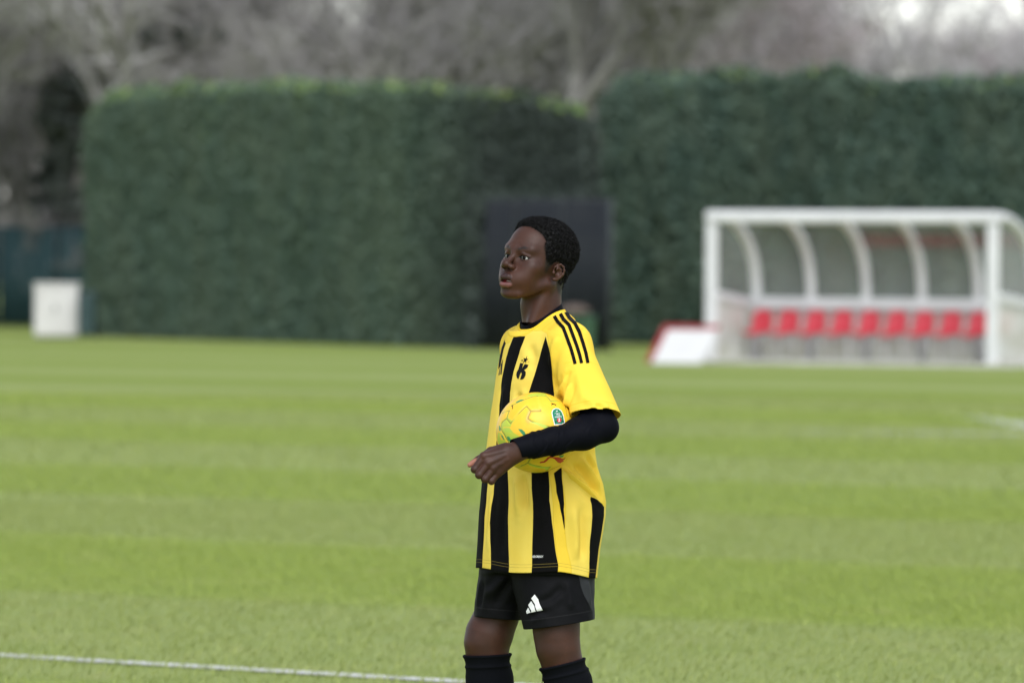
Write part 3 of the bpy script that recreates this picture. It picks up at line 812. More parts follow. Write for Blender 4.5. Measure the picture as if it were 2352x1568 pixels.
# ---- head, in millimetres: x to his right, y forward, z up, origin between the ears
HEAD_YAW, HEAD_PITCH, HEAD_ROLL = 45.5, 10.0, -4.0
_o = at(1233, 621, 0.0)
M_HEAD = Matrix.Translation(_o) @ Matrix.Rotation(R(180 - HEAD_YAW), 4, 'Z') @ Matrix.Rotation(R(HEAD_ROLL), 4, 'Y') @ Matrix.Rotation(R(HEAD_PITCH), 4, 'X') @ Matrix.Scale(.001, 4)
M_HEAD_I = M_HEAD.inverted()
def hl(u, v, y):
    return M_HEAD_I @ at(u, v, y)
EYE_C, EYE_R = (32.0, 79.5, 23.0), 13.2
def build_head():
    F = Field((-96, -135, -150), (96, 142, 146), 1.7)
    F.add(ell((0, -10, 50), (75, 101, 87)))
    F.add(ell((0, 37, 63), (60, 55, 55)), 24)                 # forehead
    F.add(ell((0, 48, 2), (62, 50, 58)), 26)                  # mid face
    F.add(ell((0, 50, -48), (46, 46, 36)), 26)                # jaw
    F.add(cap((53, 6, -36), (26, 80, -78), 14, 13, True), 22)
    F.add(ell((0, 90, -82), (19, 15, 13)), 20)                # chin
    F.add(ell((47, 66, 0), (20, 20, 18), mirror=True), 20)    # cheek bones
    F.add(ell((35.5, 74, -31), (21.5, 22, 27), mirror=True), 24)
    F.add(cap((16, 91.5, 46), (46, 79, 47), 5.5, 6.5, True), 26)     # brow
    F.add(ell((0, 90, 40), (20, 11, 14)), 14)
    F.sub(ell((30, 105, 21), (16, 12, 8.5), mirror=True), 16)  # sockets
    F.add(ell((0, 93, -41), (36, 22, 28)), 20)                # muzzle
    # nose
    F.add(cap((0, 96, 28), (0, 120, -1), 6.5, 9.0), 12)
    F.add(ell((0, 123, -4.5), (12.0, 11, 10)), 8)
    F.add(ell((15.0, 111.5, -9.5), (7.8, 11.5, 7.8), mirror=True), 6)
    F.sub(ell((8.2, 116, -17.5), (5.2, 8.0, 6.0), mirror=True), 2.5)
    # lids
    e = EYE_C
    F.add(ell(e, (15.9, 14.9, 14.4), mirror=True), 5)
    F.add(cap((e[0] - 15, e[1] + 9, e[2] + 6), (e[0] - 1, e[1] + 15.0, e[2] + 10.0), 2.0, 2.3, True), 5)
    F.add(cap((e[0] - 1, e[1] + 15.0, e[2] + 10.0), (e[0] + 16, e[1] + 4, e[2] + 4.5), 2.3, 1.8, True), 5)
    F.sub(ell((e[0] + 1, e[1] + 17, e[2] - 1.6), (16.8, 16, 4.4), mirror=True), 1.2)
    # lips
    for a, b, ra, rb in (((0, 115, -38.5), (10, 113.8, -38), 8.4, 8.2), ((10, 113.8, -38), (27, 97, -48), 8.2, 3.4)):
        F.add(cap(a, b, ra, rb, True), 4)
    F.sub(cap((0, 121, -23), (0, 124, -32), 3, 3.5), 5)       # philtrum
    for a, b, ra, rb in (((0, 112, -60.5), (10, 110.5, -60), 9.0, 8.6), ((10, 110.5, -60), (26, 96, -52), 8.6, 3.2)):
        F.add(cap(a, b, ra, rb, True), 4)
    F.sub(ell((0, 110, -50.8), (19, 19, 4.2)), 1.8)
    F.sub(ell((0, 116, -75), (20, 9, 5)), 10)                 # below the lip
    # ears
    c_, s_ = math.cos(R(24)), math.sin(R(24))
    rot = ((c_, -s_, 0), (s_, c_, 0), (0, 0, 1))
    F.add(ell((78, -5, 1), (4.5, 14, 21), rot, True), 6)
    pth = [(72, 7, 5), (75, 7, 14), (79, 2, 21), (83, -6, 24), (87, -14, 19), (88.5, -18, 9), (87, -17, -3), (83, -11, -12), (79, -3, -19), (75.5, 4, -20)]
    rr = [2.4, 2.6, 2.8, 3.0, 3.1, 3.1, 3.1, 3.4, 4.6, 4.6]
    chain(F, pth, rr, 3, True)
    chain(F, [(80, -2, 15), (84, -9, 10), (84, -10.5, 0), (81, -6, -8), (78, 1, -11)], [2.2, 2.5, 2.6, 2.4, 2.2], 3.5, True)
    F.sub(ell((83, 0, 0), (6, 6.0, 8), mirror=True), 4)
    F.add(ell((75, 9, -2), (4, 4.5, 6), mirror=True), 4)      # tragus
    # neck, straight in the world
    n0 = hl(1249, 640, .015); n1 = hl(1242, 700, .012); n2 = hl(1250, 790, .01)
    n0.y -= 6
    F.add(cap(n0, n1, 50, 53.5), 22); F.add(cap(n1, n2, 53.5, 62), 14)
    F.add(cap(hl(1262, 655, -.030), hl(1222, 740, -.040), 11, 12), 20)   # neck muscle on the near side
    return F.mesh(2)
HV, HQ = build_head()

# hair line: side view outline (y, z) of the skin-free region, millimetres
HAIR_LINE = [(140, 160), (140, 136), (106, 131), (86, 126), (71, 113), (56, 93), (46, 73), (50, 56), (43, 35), (36, 14), (29, -4), (22, -6), (17, 14), (8, 29), (-6, 32), (-17, 26), (-24, 8), (-27, -14), (-33, -36), (-44, -50), (-60, -56), (-100, -58), (-150, -50), (-150, 160)]
def hair_sd(P):
    """distance inside the hair line (positive inside), measured in the side view, eased over the forehead"""
    return -poly_sd(P[:, 1] + 0.0 * P[:, 0], P[:, 2] - .0018 * P[:, 0] ** 2 * (P[:, 1] > 40), HAIR_LINE)
def seg_d(P, a, b, ra, rb):
    a = np.array(a, float); b = np.array(b, float); ab = b - a
    t = np.clip(((P - a) @ ab) / (ab @ ab), 0, 1)
    return np.linalg.norm(P - a - t[:, None] * ab, axis=1) - (ra + (rb - ra) * t)
HA = HV.copy(); HA[:, 0] = np.abs(HA[:, 0])
a_upper = np.minimum(seg_d(HA, (0, 116, -38), (10, 114.8, -37.5), 9.8, 9.6), seg_d(HA, (10, 114.8, -37.5), (28, 97, -48.5), 9.6, 4.0))
a_lower = np.minimum(seg_d(HA, (0, 113.5, -60.5), (10, 111.5, -60), 9.8, 9.4), seg_d(HA, (10, 111.5, -60), (27, 96, -52), 9.4, 4.0))
a_mouth = np.sqrt((HA[:, 0] / 20) ** 2 + ((HA[:, 2] + 50.8) / 7.5) ** 2) - 1
a_mouth = np.where((HA[:, 1] > 75), a_mouth, 1.0) + np.clip((HA[:, 1] - (110 - .024 * HA[:, 0] ** 2)) / 3, -.6, 2)
a_brow = np.minimum(seg_d(HA, (17, 101, 43.5), (33, 97, 49), 3.0, 4.0), seg_d(HA, (33, 97, 49), (57, 76, 46), 4.2, 1.6))
_le = np.sqrt(((HA[:, 0] - EYE_C[0] - 1) / 17.6) ** 2 + ((HA[:, 2] - EYE_C[2] + 1.6) / 5.5) ** 2)
a_lash = np.where((HA[:, 1] > 70) & (HA[:, 0] > 10) & (HA[:, 0] < 54), (_le - 1) * 6, 9.0)
a_lash = np.where(HA[:, 2] > EYE_C[2] - .5, a_lash, a_lash + .8)
a_hair = hair_sd(HV) - .0
def wpts(Mx, P):
    m = np.array(Mx); return P @ m[:3, :3].T + m[:3, 3]

m_skin, t_, b_ = mat_new('skin', (.045, .018, .011), .5, .30)
_oc = N(t_, 'ShaderNodeTexCoord').outputs['Object']
_n1 = noise_tex(t_, 14, 4, .6, _oc).outputs[0]; _n2 = noise_tex(t_, 320, 3, .6, _oc).outputs[0]
c = mixc(t_, ramp(t_, _n1, .35, .68), (.060, .0225, .0135), (.042, .0165, .0105))
c = mixc(t_, mathn(t_, 'MULTIPLY', ramp(t_, _n2, .4, .8), .25), c, (.020, .0095, .0075))
palm = attr_n(t_, 'palm'); c = mixc(t_, palm, c, (.32, .135, .09))
up_ = ramp(t_, attr_n(t_, 'upper_lip'), .9, -.9); c = mixc(t_, mathn(t_, 'MULTIPLY', up_, .75), c, (.032, .016, .017))
lo_ = ramp(t_, attr_n(t_, 'lower_lip'), 1.2, -2.2); c = mixc(t_, mathn(t_, 'MULTIPLY', lo_, .85), c, (.20, .080, .078))
mo_ = ramp(t_, attr_n(t_, 'mouth'), .12, -.15); c = mixc(t_, mo_, c, (.28, .035, .035))
br_ = ramp(t_, attr_n(t_, 'brow'), 2.0, -2.2); c = mixc(t_, mathn(t_, 'MULTIPLY', br_, mathn(t_, 'MULTIPLY_ADD', _n2, .5, .55)), c, (.006, .005, .005))
la_ = ramp(t_, attr_n(t_, 'lash'), .8, .1); c = mixc(t_, la_, c, (.008, .006, .006))
ha_ = ramp(t_, attr_n(t_, 'scalp'), -8.0, 4.0); c = mixc(t_, mathn(t_, 'MULTIPLY', ha_, mathn(t_, 'MULTIPLY_ADD', _n2, 1.0, .35), clamp=True), c, (.010, .009, .009))
t_.links.new(c, b_.inputs['Base Color'])
b_.inputs['Subsurface Weight'].default_value = .06; b_.inputs['Subsurface Radius'].default_value = (.006, .002, .001)
b_.inputs['Subsurface Scale'].default_value = .6
_rg = mathn(t_, 'MULTIPLY_ADD', _n2, .18, .42); t_.links.new(_rg, b_.inputs['Roughness'])
bump(t_, b_, _n2, .10, .0006)

# list of pieces that together make the one body mesh
BODY_V, BODY_F, BODY_A = [], [], {k: [] for k in ('palm', 'upper_lip', 'lower_lip', 'mouth', 'brow', 'lash', 'scalp')}
def body_piece(V, F, **at_):
    base = sum(len(v) for v in BODY_V)
    BODY_V.append(V); BODY_F.append(F + base)
    dflt = {'palm': 0.0, 'upper_lip': 9., 'lower_lip': 9., 'mouth': 2., 'brow': 9., 'lash': 9., 'scalp': -20.}
    for k in BODY_A: BODY_A[k].append(np.asarray(at_.get(k, np.full(len(V), dflt[k]))))
body_piece(wpts(M_HEAD, HV), HQ, upper_lip=np.where(a_mouth < 0, 9, a_upper) , lower_lip=a_lower, mouth=a_mouth, brow=a_brow, lash=a_lash, scalp=a_hair)

# ---- eyes: white, iris and pupil on one ball
def eye_mesh():
    n, m = 40, 40; V = []; Fq = []
    for i in range(n + 1):
        th = math.pi * i / n
        for j in range(m):
            ph = 2 * math.pi * j / m; r = EYE_R + (.5 if th < .42 else 0)
            V.append((r * math.sin(th) * math.cos(ph), r * math.cos(th), r * math.sin(th) * math.sin(ph)))
    for i in range(n):
        for j in range(m): Fq.append((i*m+j, i*m+(j+1) % m, (i+1)*m+(j+1) % m, (i+1)*m+j))
    return np.array(V), np.array(Fq)
m_eye, t_, b_ = mat_new('eye', (.4, .38, .35), .18, .12)
_an = attr_n(t_, 'iris')
c = mixc(t_, ramp(t_, _an, 6.6, 6.0), (.40, .385, .37), (.008, .005, .004)); c = mixc(t_, ramp(t_, _an, 3.4, 2.8), c, (.002, .002, .002))
t_.links.new(c, b_.inputs['Base Color'])
for sx in (-1, 1):
    ev, ef = eye_mesh()
    me = mesh_np('eye', ev, ef); attr(me, 'iris', np.sqrt(ev[:, 0]**2 + ev[:, 2]**2) + np.where(ev[:, 1] < 0, 20, 0))
    gaze = Matrix.Rotation(R(9), 4, 'Z') @ Matrix.Rotation(R(-5), 4, 'X')
    me.transform(M_HEAD @ Matrix.Translation((sx * EYE_C[0], EYE_C[1], EYE_C[2])) @ gaze)
    me.transform(Matrix.Translation(-PERSON.location))
    link('eye', me, m_eye, PERSON)
# teeth
m_teeth, _, _ = mat_new('teeth', (.62, .60, .54), .25, .5)
tb = MB()
for i in range(-4, 5):
    x = i * 5.6; y = 101.5 - .028 * x * x
    tb.box(x - 2.6, x + 2.6, y - 4, y, -49.5, -41)
me = bpy.data.meshes.new('teeth'); me.from_pydata(tb.v, [], tb.f); me.transform(M_HEAD); me.transform(Matrix.Translation(-PERSON.location))
link('teeth', me, m_teeth, PERSON)

# ---- hair: a close cap with an uneven surface and thousands of short curls
def build_hair():
    F = Field((-96, -130, -70), (96, 130, 168), 2.0)
    F.add(ell((0, -11, 51), (75.5, 101, 88))); F.add(ell((0, 34, 64), (58, 52, 54)), 24)
    F.add(cap((0, -30, 0), (0, -32, -52), 54, 50), 24)
    X, Y, Z = np.meshgrid(*F.ax, indexing='ij')
    P = np.stack([X.ravel(), Y.ravel(), Z.ravel()], -1)
    near = np.abs(F.D.ravel()) < 24
    sd = np.full(len(P), -20.0); sd[near] = hair_sd(P[near])
    thick = np.clip((P[:, 2] - 10) / 70, 0, 1) * 9 + 2.0
    thick = thick * np.clip((sd + 1) / 14, 0, 1) ** .6
    thick = np.where(sd < 0, -4 + sd * .25, thick - .6)
    nz = np.zeros(len(P)); nz[near] = 7.0 * grid_noise(P[near], .55, 3) + 7.0 * grid_noise(P[near], .9, 7) + 1.5 * grid_noise(P[near], .25, 5)
    F.D = (F.D.ravel() - thick - nz * np.clip(sd / 10, 0, 1)).reshape(F.D.shape).astype(np.float32)
    # keep a thin shell only
    V, Q = F.mesh(1)
    s = hair_sd(V) + 2.4 * grid_noise(V, .45, 21) * (V[:, 2] > -10); keep = (s[Q] > -1.0).all(1)
    V, Q = compact(V, Q, )[:2] if keep.all() else compact(V, Q[keep])
    return V, Q
AV, AQ = build_hair()
m_hair, t_, b_ = mat_new('hair', (.0042, .0038, .0040), .6, .2)
hair = link('hair', mesh_np('hair', wpts(M_HEAD, AV) - np.array(PERSON.location), AQ), m_hair, PERSON)
def curls(V, Q, n, seed):
    rng = np.random.default_rng(seed)
    c = V[Q].mean(1); nr = np.cross(V[Q[:, 1]] - V[Q[:, 0]], V[Q[:, 2]] - V[Q[:, 0]]); ar = np.linalg.norm(nr, axis=1); nr /= ar[:, None] + 1e-9
    s = hair_sd(c); w = ar * (s > np.where(c[:, 2] < -15, 4.0, -2.0)); w /= w.sum()
    i = rng.choice(len(Q), n, p=w)
    P = c[i] + rng.normal(0, .6, (n, 3)); Nn = nr[i]
    T = np.cross(Nn, rng.normal(size=(n, 3))); T /= np.linalg.norm(T, axis=1, keepdims=True); B = np.cross(Nn, T)
    ln = rng.uniform(2.5, 7.0, n) * (.35 + .65 * np.clip((P[:, 2] - 0) / 60, 0, 1)); rc = rng.uniform(.9, 2.2, n); K = 6
    ph = rng.uniform(0, 6.28, n); wd = rng.uniform(.3, .6, n)
    rings = []
    for k in range(K):
        f = k / (K - 1); a = ph + f * 7.0
        ctr = P + Nn * (ln * f - 1.2)[:, None] + (T * np.cos(a)[:, None] + B * np.sin(a)[:, None]) * rc[:, None] * min(1, .4 + f)
        for q in range(3):
            b = q * 2.094
            rings.append(ctr + (T * math.cos(b) + B * math.sin(b) * .6 + Nn * math.sin(b) * .8) * (wd * (1.05 - .6 * f))[:, None])
    Vv = np.concatenate(rings, 0); j = np.arange(n); Fq = []
    for k in range(K - 1):
        for q in range(3):
            a0, a1 = (k*3+q) * n, (k*3+(q+1) % 3) * n; b0, b1 = ((k+1)*3+q) * n, ((k+1)*3+(q+1) % 3) * n
            Fq.append(np.stack([j + a0, j + a1, j + b1, j + b0], -1))
    return Vv, np.concatenate(Fq)
cv, cf = curls(AV, AQ, 34000, 9)
link('curls', mesh_np('curls', wpts(M_HEAD, cv) - np.array(PERSON.location), cf), m_hair, hair)
# ---- frame of the trunk
T_YAW = R(52)
TF = np.array((-math.sin(T_YAW), -math.cos(T_YAW), 0)); TL = np.array((math.cos(T_YAW), -math.sin(T_YAW), 0))   # forward, his left
# picture outline of the trunk: v, left edge, right edge
TRUNK = np.array([(700, 1196, 1312), (740, 1180, 1330), (780, 1163, 1342), (800, 1156, 1347), (830, 1150, 1351), (870, 1143, 1355), (900, 1139, 1357), (950, 1132, 1358), (1000, 1127, 1359), (1040, 1122, 1361),
                  (1070, 1118, 1366), (1110, 1113, 1379), (1150, 1109, 1385), (1180, 1106, 1384), (1210, 1104.5, 1379), (1250, 1102, 1371), (1290, 1099, 1366), (1310, 1098, 1364), (1340, 1097, 1362)], float)
tz = np.array([at(1230, v, 0).z for v in TRUNK[:, 0]])[::-1]
tcx = np.array([at((l + r) / 2, v, 0).x for v, l, r in TRUNK])[::-1]
tex = np.array([(at(r, v, 0).x - at(l, v, 0).x) / 2 for v, l, r in TRUNK])[::-1]
RATIO = 1.42
_q = math.sqrt(RATIO**2 * math.cos(T_YAW)**2 + math.sin(T_YAW)**2)
def trunk_fn(grow=0.0, n=2.3):
    def fn(X, Y, Z):
        z1 = Z.ravel(); cx = np.interp(z1, tz, tcx).reshape(Z.shape); e = np.interp(z1, tz, tex).reshape(Z.shape)
        b = e / _q + grow; a = b * RATIO
        xl = (X - cx) * TL[0] + Y * TL[1]; yl = (X - cx) * TF[0] + Y * TF[1]
        rho = ((np.abs(xl) / a) ** n + (np.abs(yl) / b) ** n) ** (1 / n)
        return ((rho - 1) * b * 1.05).astype(np.float32)
    return fn
def zv(v): return at(1230, v, 0).z
S_L = at(1307, 795, -.124); S_R = at(1200, 797, .124); NK = at(1259, 779, .030)
# left arm joints: (u, v, depth, radius)
ARM = [(1386, 983, -.285, .0385), (1341, 997.5, -.315, .0400), (1271, 1013, -.357, .0365), (1231, 1021, -.374, .0330), (1186, 1032, -.390, .0305)]
ARM_P = [at(u, v, y) for u, v, y, r in ARM]; ARM_R = [a[3] for a in ARM]
BALL_R = .1105
BALL_C = at(1231.5, 993, -.236)
SLV_END = at(1364, 956, -.258)

def fold_line(bv, V, line, w, amp):
    """a ridge (amp > 0) or valley along a line seen on the cloth, fading at both ends"""
    pts = []
    for (u0, v0), (u1, v1) in zip(line, line[1:]):
        for k in range(6):
            f = k / 6; d = ray(u0 + (u1 - u0) * f, v0 + (v1 - v0) * f).normalized(); h_ = bv.ray_cast(CAM_P + d * 15, d, 10)
            if h_[0] is not None: pts.append(np.array(h_[0]))
    n = len(pts); out = np.zeros(len(V))
    if n < 2: return out
    best = np.full(len(V), 1e9); tt = np.zeros(len(V))
    for i in range(n - 1):
        a, b = pts[i], pts[i+1]; ab = b - a; t = np.clip(((V - a) @ ab) / (ab @ ab + 1e-12), 0, 1)
        d = np.linalg.norm(V - a - t[:, None] * ab, axis=1); m = d < best
        best = np.where(m, d, best); tt = np.where(m, (i + t) / (n - 1), tt)
    env = np.clip(np.sin(np.pi * np.clip(tt, .03, .97)) * 1.6, 0, 1)
    return amp * env * (np.exp(-(best / w) ** 2) - .35 * np.exp(-((best - 2 * w) / w) ** 2))
FOLDS = [([(1292, 1078), (1340, 1112), (1388, 1162)], .009, .008), ([(1312, 1062), (1345, 1092), (1386, 1150)], .008, -.008), ([(1330, 1050), (1358, 1088), (1383, 1130)], .008, .008), ([(1345, 1042), (1366, 1075), (1376, 1100)], .007, -.007), ([(1300, 1070), (1350, 1115), (1386, 1160)], .006, -.006),
         ([(1278, 912), (1288, 890), (1302, 850)], .009, .005), ([(1270, 905), (1272, 870), (1268, 820)], .012, .004), ([(1286, 905), (1292, 930), (1298, 955)], .008, -.005), ([(1280, 900), (1294, 870), (1318, 845)], .008, -.004), ([(1262, 850), (1270, 800), (1285, 765)], .012, .005), ([(1296, 955), (1303, 910), (1312, 870)], .008, .007),
         ([(1200, 1088), (1206, 1130), (1203, 1185)], .012, -.007), ([(1185, 1090), (1190, 1140), (1192, 1200)], .012, .005), ([(1186, 900), (1196, 930), (1208, 960)], .012, -.007), ([(1160, 880), (1158, 930), (1150, 985)], .012, .005), ([(1240, 1090), (1246, 1150), (1240, 1230)], .014, .005), ([(1315, 1150), (1322, 1220), (1325, 1300)], .014, .005), ([(1335, 1160), (1340, 1230), (1336, 1300)], .012, -.005),
         ([(1372, 925), (1380, 938), (1388, 946)], .009, -.008), ([(1340, 915), (1365, 925), (1395, 930)], .010, .004), ([(1325, 850), (1335, 890), (1345, 930)], .014, .004), ([(1315, 720), (1330, 745), (1348, 770)], .010, -.004), ([(1305, 705), (1325, 735), (1340, 760)], .010, .004), ([(1215, 790), (1225, 820), (1218, 860)], .014, -.004), ([(1130, 1130), (1126, 1200), (1122, 1290)], .012, .005), ([(1160, 1140), (1152, 1210), (1150, 1295)], .014, -.005)]
NC = np.array(at(1244.5, 729, .010)); NECK_R = .0640
TILT = np.array((.03, -.32, -.95)); TILT /= np.linalg.norm(TILT)
def build_jersey():
    h = .003
    lo = (at(1078, 900, 0).x, -.37, zv(1345)); hi = (at(1440, 900, 0).x, .30, zv(688))
    F = Field(lo, hi, h)
    tf = trunk_fn()
    F.add((tf, lo, (hi[0], hi[1], zv(772))))
    # round the top of the trunk off
    Zr = F.ax[2]; F.D = np.maximum(F.D, (Zr - zv(762))[None, None, :] * .9)
    chain(F, [S_R, NK], [.054, .060], .04); chain(F, [NK, S_L], [.060, .0565], .04)
    def cone(X, Y, Z):                                                           # slope of the shirt up to the neck line
        x, y = X - NC[0], Y - NC[1]; xl = x * TL[0] + y * TL[1]; yl = x * TF[0] + y * TF[1]
        t = np.arctan2(xl, yl); rho = np.hypot(x, y)
        return np.maximum(np.maximum((Z - (NC[2] + neck_ring_z(t) - .010 - (rho - NECK_R) * .72)) * .8, rho - .080 - .016 * np.clip(np.sin(t), 0, 1)), NC[2] - .075 - Z)
    F.add((cone, [NC[0] - .12, NC[1] - .12, NC[2] - .10], [NC[0] + .12, NC[1] + .12, NC[2] + .07]), .030)
    F.add(cap(at(1277, 746, -.005), at(1306, 782, -.10), .034, .050), .03)
    # sleeves
    sf, slo, shi = cap(S_L, SLV_END + (SLV_END - S_L) * .35, .0565, .078)
    F.add((lambda X, Y, Z: np.maximum(sf(X, Y, Z), (X - SLV_END.x) * TILT[0] + (Y - SLV_END.y) * TILT[1] + (Z - SLV_END.z) * TILT[2] - .014), slo, shi), .030)
    e_r = at(1222, 985, .165); F.add(cap(S_R, e_r, .056, .066), .030)
    F.sub((lambda X, Y, Z: np.sqrt((X - BALL_C.x)**2 + (Y - BALL_C.y)**2 + (Z - BALL_C.z)**2) - BALL_R - .001, [c - BALL_R for c in BALL_C], [c + BALL_R for c in BALL_C]), .012)
    V, Q = F.mesh(2)
    # folds: gentle drape everywhere, diagonal pulls from the arm and the ball
    nr = vnormals(V, Q)
    bv = BVHTree.FromPolygons([tuple(p) for p in V], [tuple(q) for q in Q])
    dsp = .0030 * grid_noise(V * np.array((1, 1, .35)), 42, 2) + .0016 * grid_noise(V * np.array((1, 1, .4)), 85, 4)
    dsp *= np.clip((zv(745) - V[:, 2]) / .05, 0, 1)
    for line, w, amp in FOLDS: dsp += fold_line(bv, V, line, w, amp * 1.35)
    V = V + nr * dsp[:, None]
    # hem
    ht = zv(1307); s = V[:, 2] - ht; push = np.zeros_like(V); push[:, 2] = 1
    V, Q = cut(V, Q, s, push, h)
    th = np.arctan2((V[:, :2] - np.stack([np.interp(V[:, 2], tz, tcx), np.zeros(len(V))], -1)) @ TL[:2], (V[:, :2] - np.stack([np.interp(V[:, 2], tz, tcx), np.zeros(len(V))], -1)) @ TF[:2])
    drop = .020 * np.clip((th - 1.25) / .5, 0, 1) + .004 * np.sin(th * 3); V[:, 2] -= drop * np.clip(1 - (V[:, 2] - ht) / .16, 0, 1)
    # sleeve end
    tilt = TILT; s = -((V - np.array(SLV_END)) @ tilt); far = (np.linalg.norm(V - np.array(SLV_END), axis=1) < .15) & (V[:, 0] > at(1296, 950, -.25).x) & (V[:, 1] < -.14)
    s = np.where(far, s, 1.0); V, Q = cut(V, Q, s, np.tile(-tilt, (len(V), 1)), h)
    ax2 = np.array((e_r - S_R).normalized()); s = -((V - np.array(e_r)) @ ax2); far = (np.linalg.norm(V - np.array(e_r), axis=1) < .12) & (V[:, 1] > .13)
    s = np.where(far, s, 1.0); V, Q = cut(V, Q, s, np.tile(-ax2, (len(V), 1)), h)
    # neck line
    r = V - NC; rho = np.hypot(r[:, 0], r[:, 1]); s = np.where(r[:, 2] > -.09, rho - NECK_R, 1.0)
    push = np.zeros_like(V); push[:, :2] = r[:, :2] / (rho[:, None] + 1e-9); V, Q = cut(V, Q, s, push, h)
    return V, Q
def neck_ring_z(t): return -.0305 * np.cos(t) + .015 * np.sin(t) ** 2 - .004
def vnormals(V, Q):
    fn = np.cross(V[Q[:, 2]] - V[Q[:, 0]], V[Q[:, 3]] - V[Q[:, 1]]); out = np.zeros_like(V)
    for i in range(4): np.add.at(out, Q[:, i], fn)
    return out / (np.linalg.norm(out, axis=1, keepdims=True) + 1e-12)
JV, JQ = build_jersey()
J_BVH = BVHTree.FromPolygons([tuple(p) for p in JV], [tuple(q) for q in JQ])
def hit(bvh, u, v):
    d = ray(u, v).normalized(); return bvh.ray_cast(CAM_P + d * 15.0, d, 10.0)

# unwrapped cloth coordinates: distance round the trunk and height
def unwrap(P):
    P = np.asarray(P, float); cx = np.interp(P[:, 2], tz, tcx)
    r = np.stack([P[:, 0] - cx, P[:, 1]], -1)
    return np.arctan2(r @ TL[:2], r @ TF[:2]) * .15, P[:, 2]
def panel(pts):
    """outline drawn on the cloth at picture points -> polygon in cloth coordinates (points off the cloth's visible edge are given as ('s', value, v))"""
    out = []
    for q in pts:
        if q[0] == 's': out.append((q[1], zv(q[2])))
        elif q[0] in ('p', 'n'): out.append((q[0], q[1]))
        else:
            h = hit(J_BVH, *q)
            if h[0] is None: continue
            x, y = unwrap([h[0]]); out.append((x[0], y[0]))
    for i, q in enumerate(out):                      # straight on down from the previous / next point
        if q[0] == 'p': out[i] = (out[i-1][0], zv(q[1]))
    for i in range(len(out) - 1, -1, -1):
        if out[i][0] == 'n': out[i] = (out[(i + 1) % len(out)][0], zv(out[i][1]))
    return out
BLACK = [
    # centre front stripe
    [(1180, 772), (1207, 772), (1196, 800), (1180, 852), (1172, 900), (1168, 1125), (1167, 1200), (1169.5, 1300), ('p', 1345), ('n', 1345), (1127.5, 1300), (1125, 1200), (1134, 1130), (1145, 965), (1147, 930), (1153, 868), (1163, 820)],
    # wedge under the emblem and the stripe below it
    [(1253.5, 772), (1261, 800), (1268, 850), (1273, 905), (1260, 1085), (1262, 1150), (1268, 1200), (1277, 1270), (1282.5, 1298), ('p', 1345), ('n', 1345), (1222, 1298), (1224, 1200), (1221, 1120), (1221, 1090), (1213, 905), (1228, 860), (1240, 818)],
    # thin tapering side stripe
    [(1272, 1086), (1290, 1072), (1292, 1110), (1295, 1170), (1297.5, 1226), (1287, 1170), (1278, 1130)],
    # far side of the chest
    [(1162, 788), (1156, 806), (1149.5, 840), ('s', -.125, 850), ('s', -.15, 820), ('s', -.14, 780)],
    [('s', -.085, 1080), (1119, 1125), (1113, 1190), (1108, 1298), ('p', 1345), ('s', -.15, 1345), ('s', -.15, 1080)],
    # back
    [(1357, 1140), (1384, 1158), ('s', .295, 1160), ('s', .295, 1345), ('n', 1345), (1353.5, 1310), (1355, 1240)],
    [('s', -.30, 800), ('s', -.25, 800), ('s', -.25, 1335), ('s', -.30, 1335)], [('s', .37, 800), ('s', .41, 800), ('s', .41, 1335), ('s', .37, 1335)], [('s', -.41, 800), ('s', -.37, 800), ('s', -.37, 1335), ('s', -.41, 1335)],
]
ju, jz = unwrap(JV)
sdb = np.full(len(JV), 1.0)
for pg in BLACK:
    pp = panel(pg)
    if len(pp) > 2: sdb = np.minimum(sdb, poly_sd(ju, jz, pp))
# sleeves and collar stay yellow
rad_nk = np.hypot(JV[:, 0] - NC[0], JV[:, 1] - NC[1])
# neck rim
nc = np.array(at(1244.5, 729, .010))
rim = []
jb = sorted([(math.atan2(float((p - nc) @ TL), float((p - nc) @ TF)), p) for p in JV[(rad_nk < NECK_R + .0006) & (JV[:, 2] > NC[2] - .09)]], key=lambda q: q[0])
for k in range(72):
    t = -math.pi + 2 * math.pi * k / 72; sel = [p for a, p in jb if abs((a - t + math.pi) % (2 * math.pi) - math.pi) < .08]
    p = np.mean(sel, axis=0) if sel else (rim[-1] if rim else nc)
    p = p.copy(); rim.append(p)
for _ in range(3): rim = [(rim[i-1] + 2 * rim[i] + rim[(i+1) % 72]) / 4 for i in range(72)]
rim_a = np.array(rim)
col = np.full(len(JV), 1.0); _nr = (JV[:, 2] > NC[2] - .12) & (rad_nk < .16)
col[_nr] = np.min(np.linalg.norm(JV[_nr][:, None, :] - rim_a[None, :, :], axis=2), axis=1) - .034
on_sleeve = np.minimum(np.linalg.norm(np.cross(JV - np.array(S_R), np.array((at(1222, 985, .165) - S_R).normalized())), axis=1), 9)
sdb = np.where((on_sleeve < .075) & (JV[:, 1] > .10) & (JV[:, 2] > zv(985)), 1.0, sdb)
sdb = np.maximum(sdb, -col)
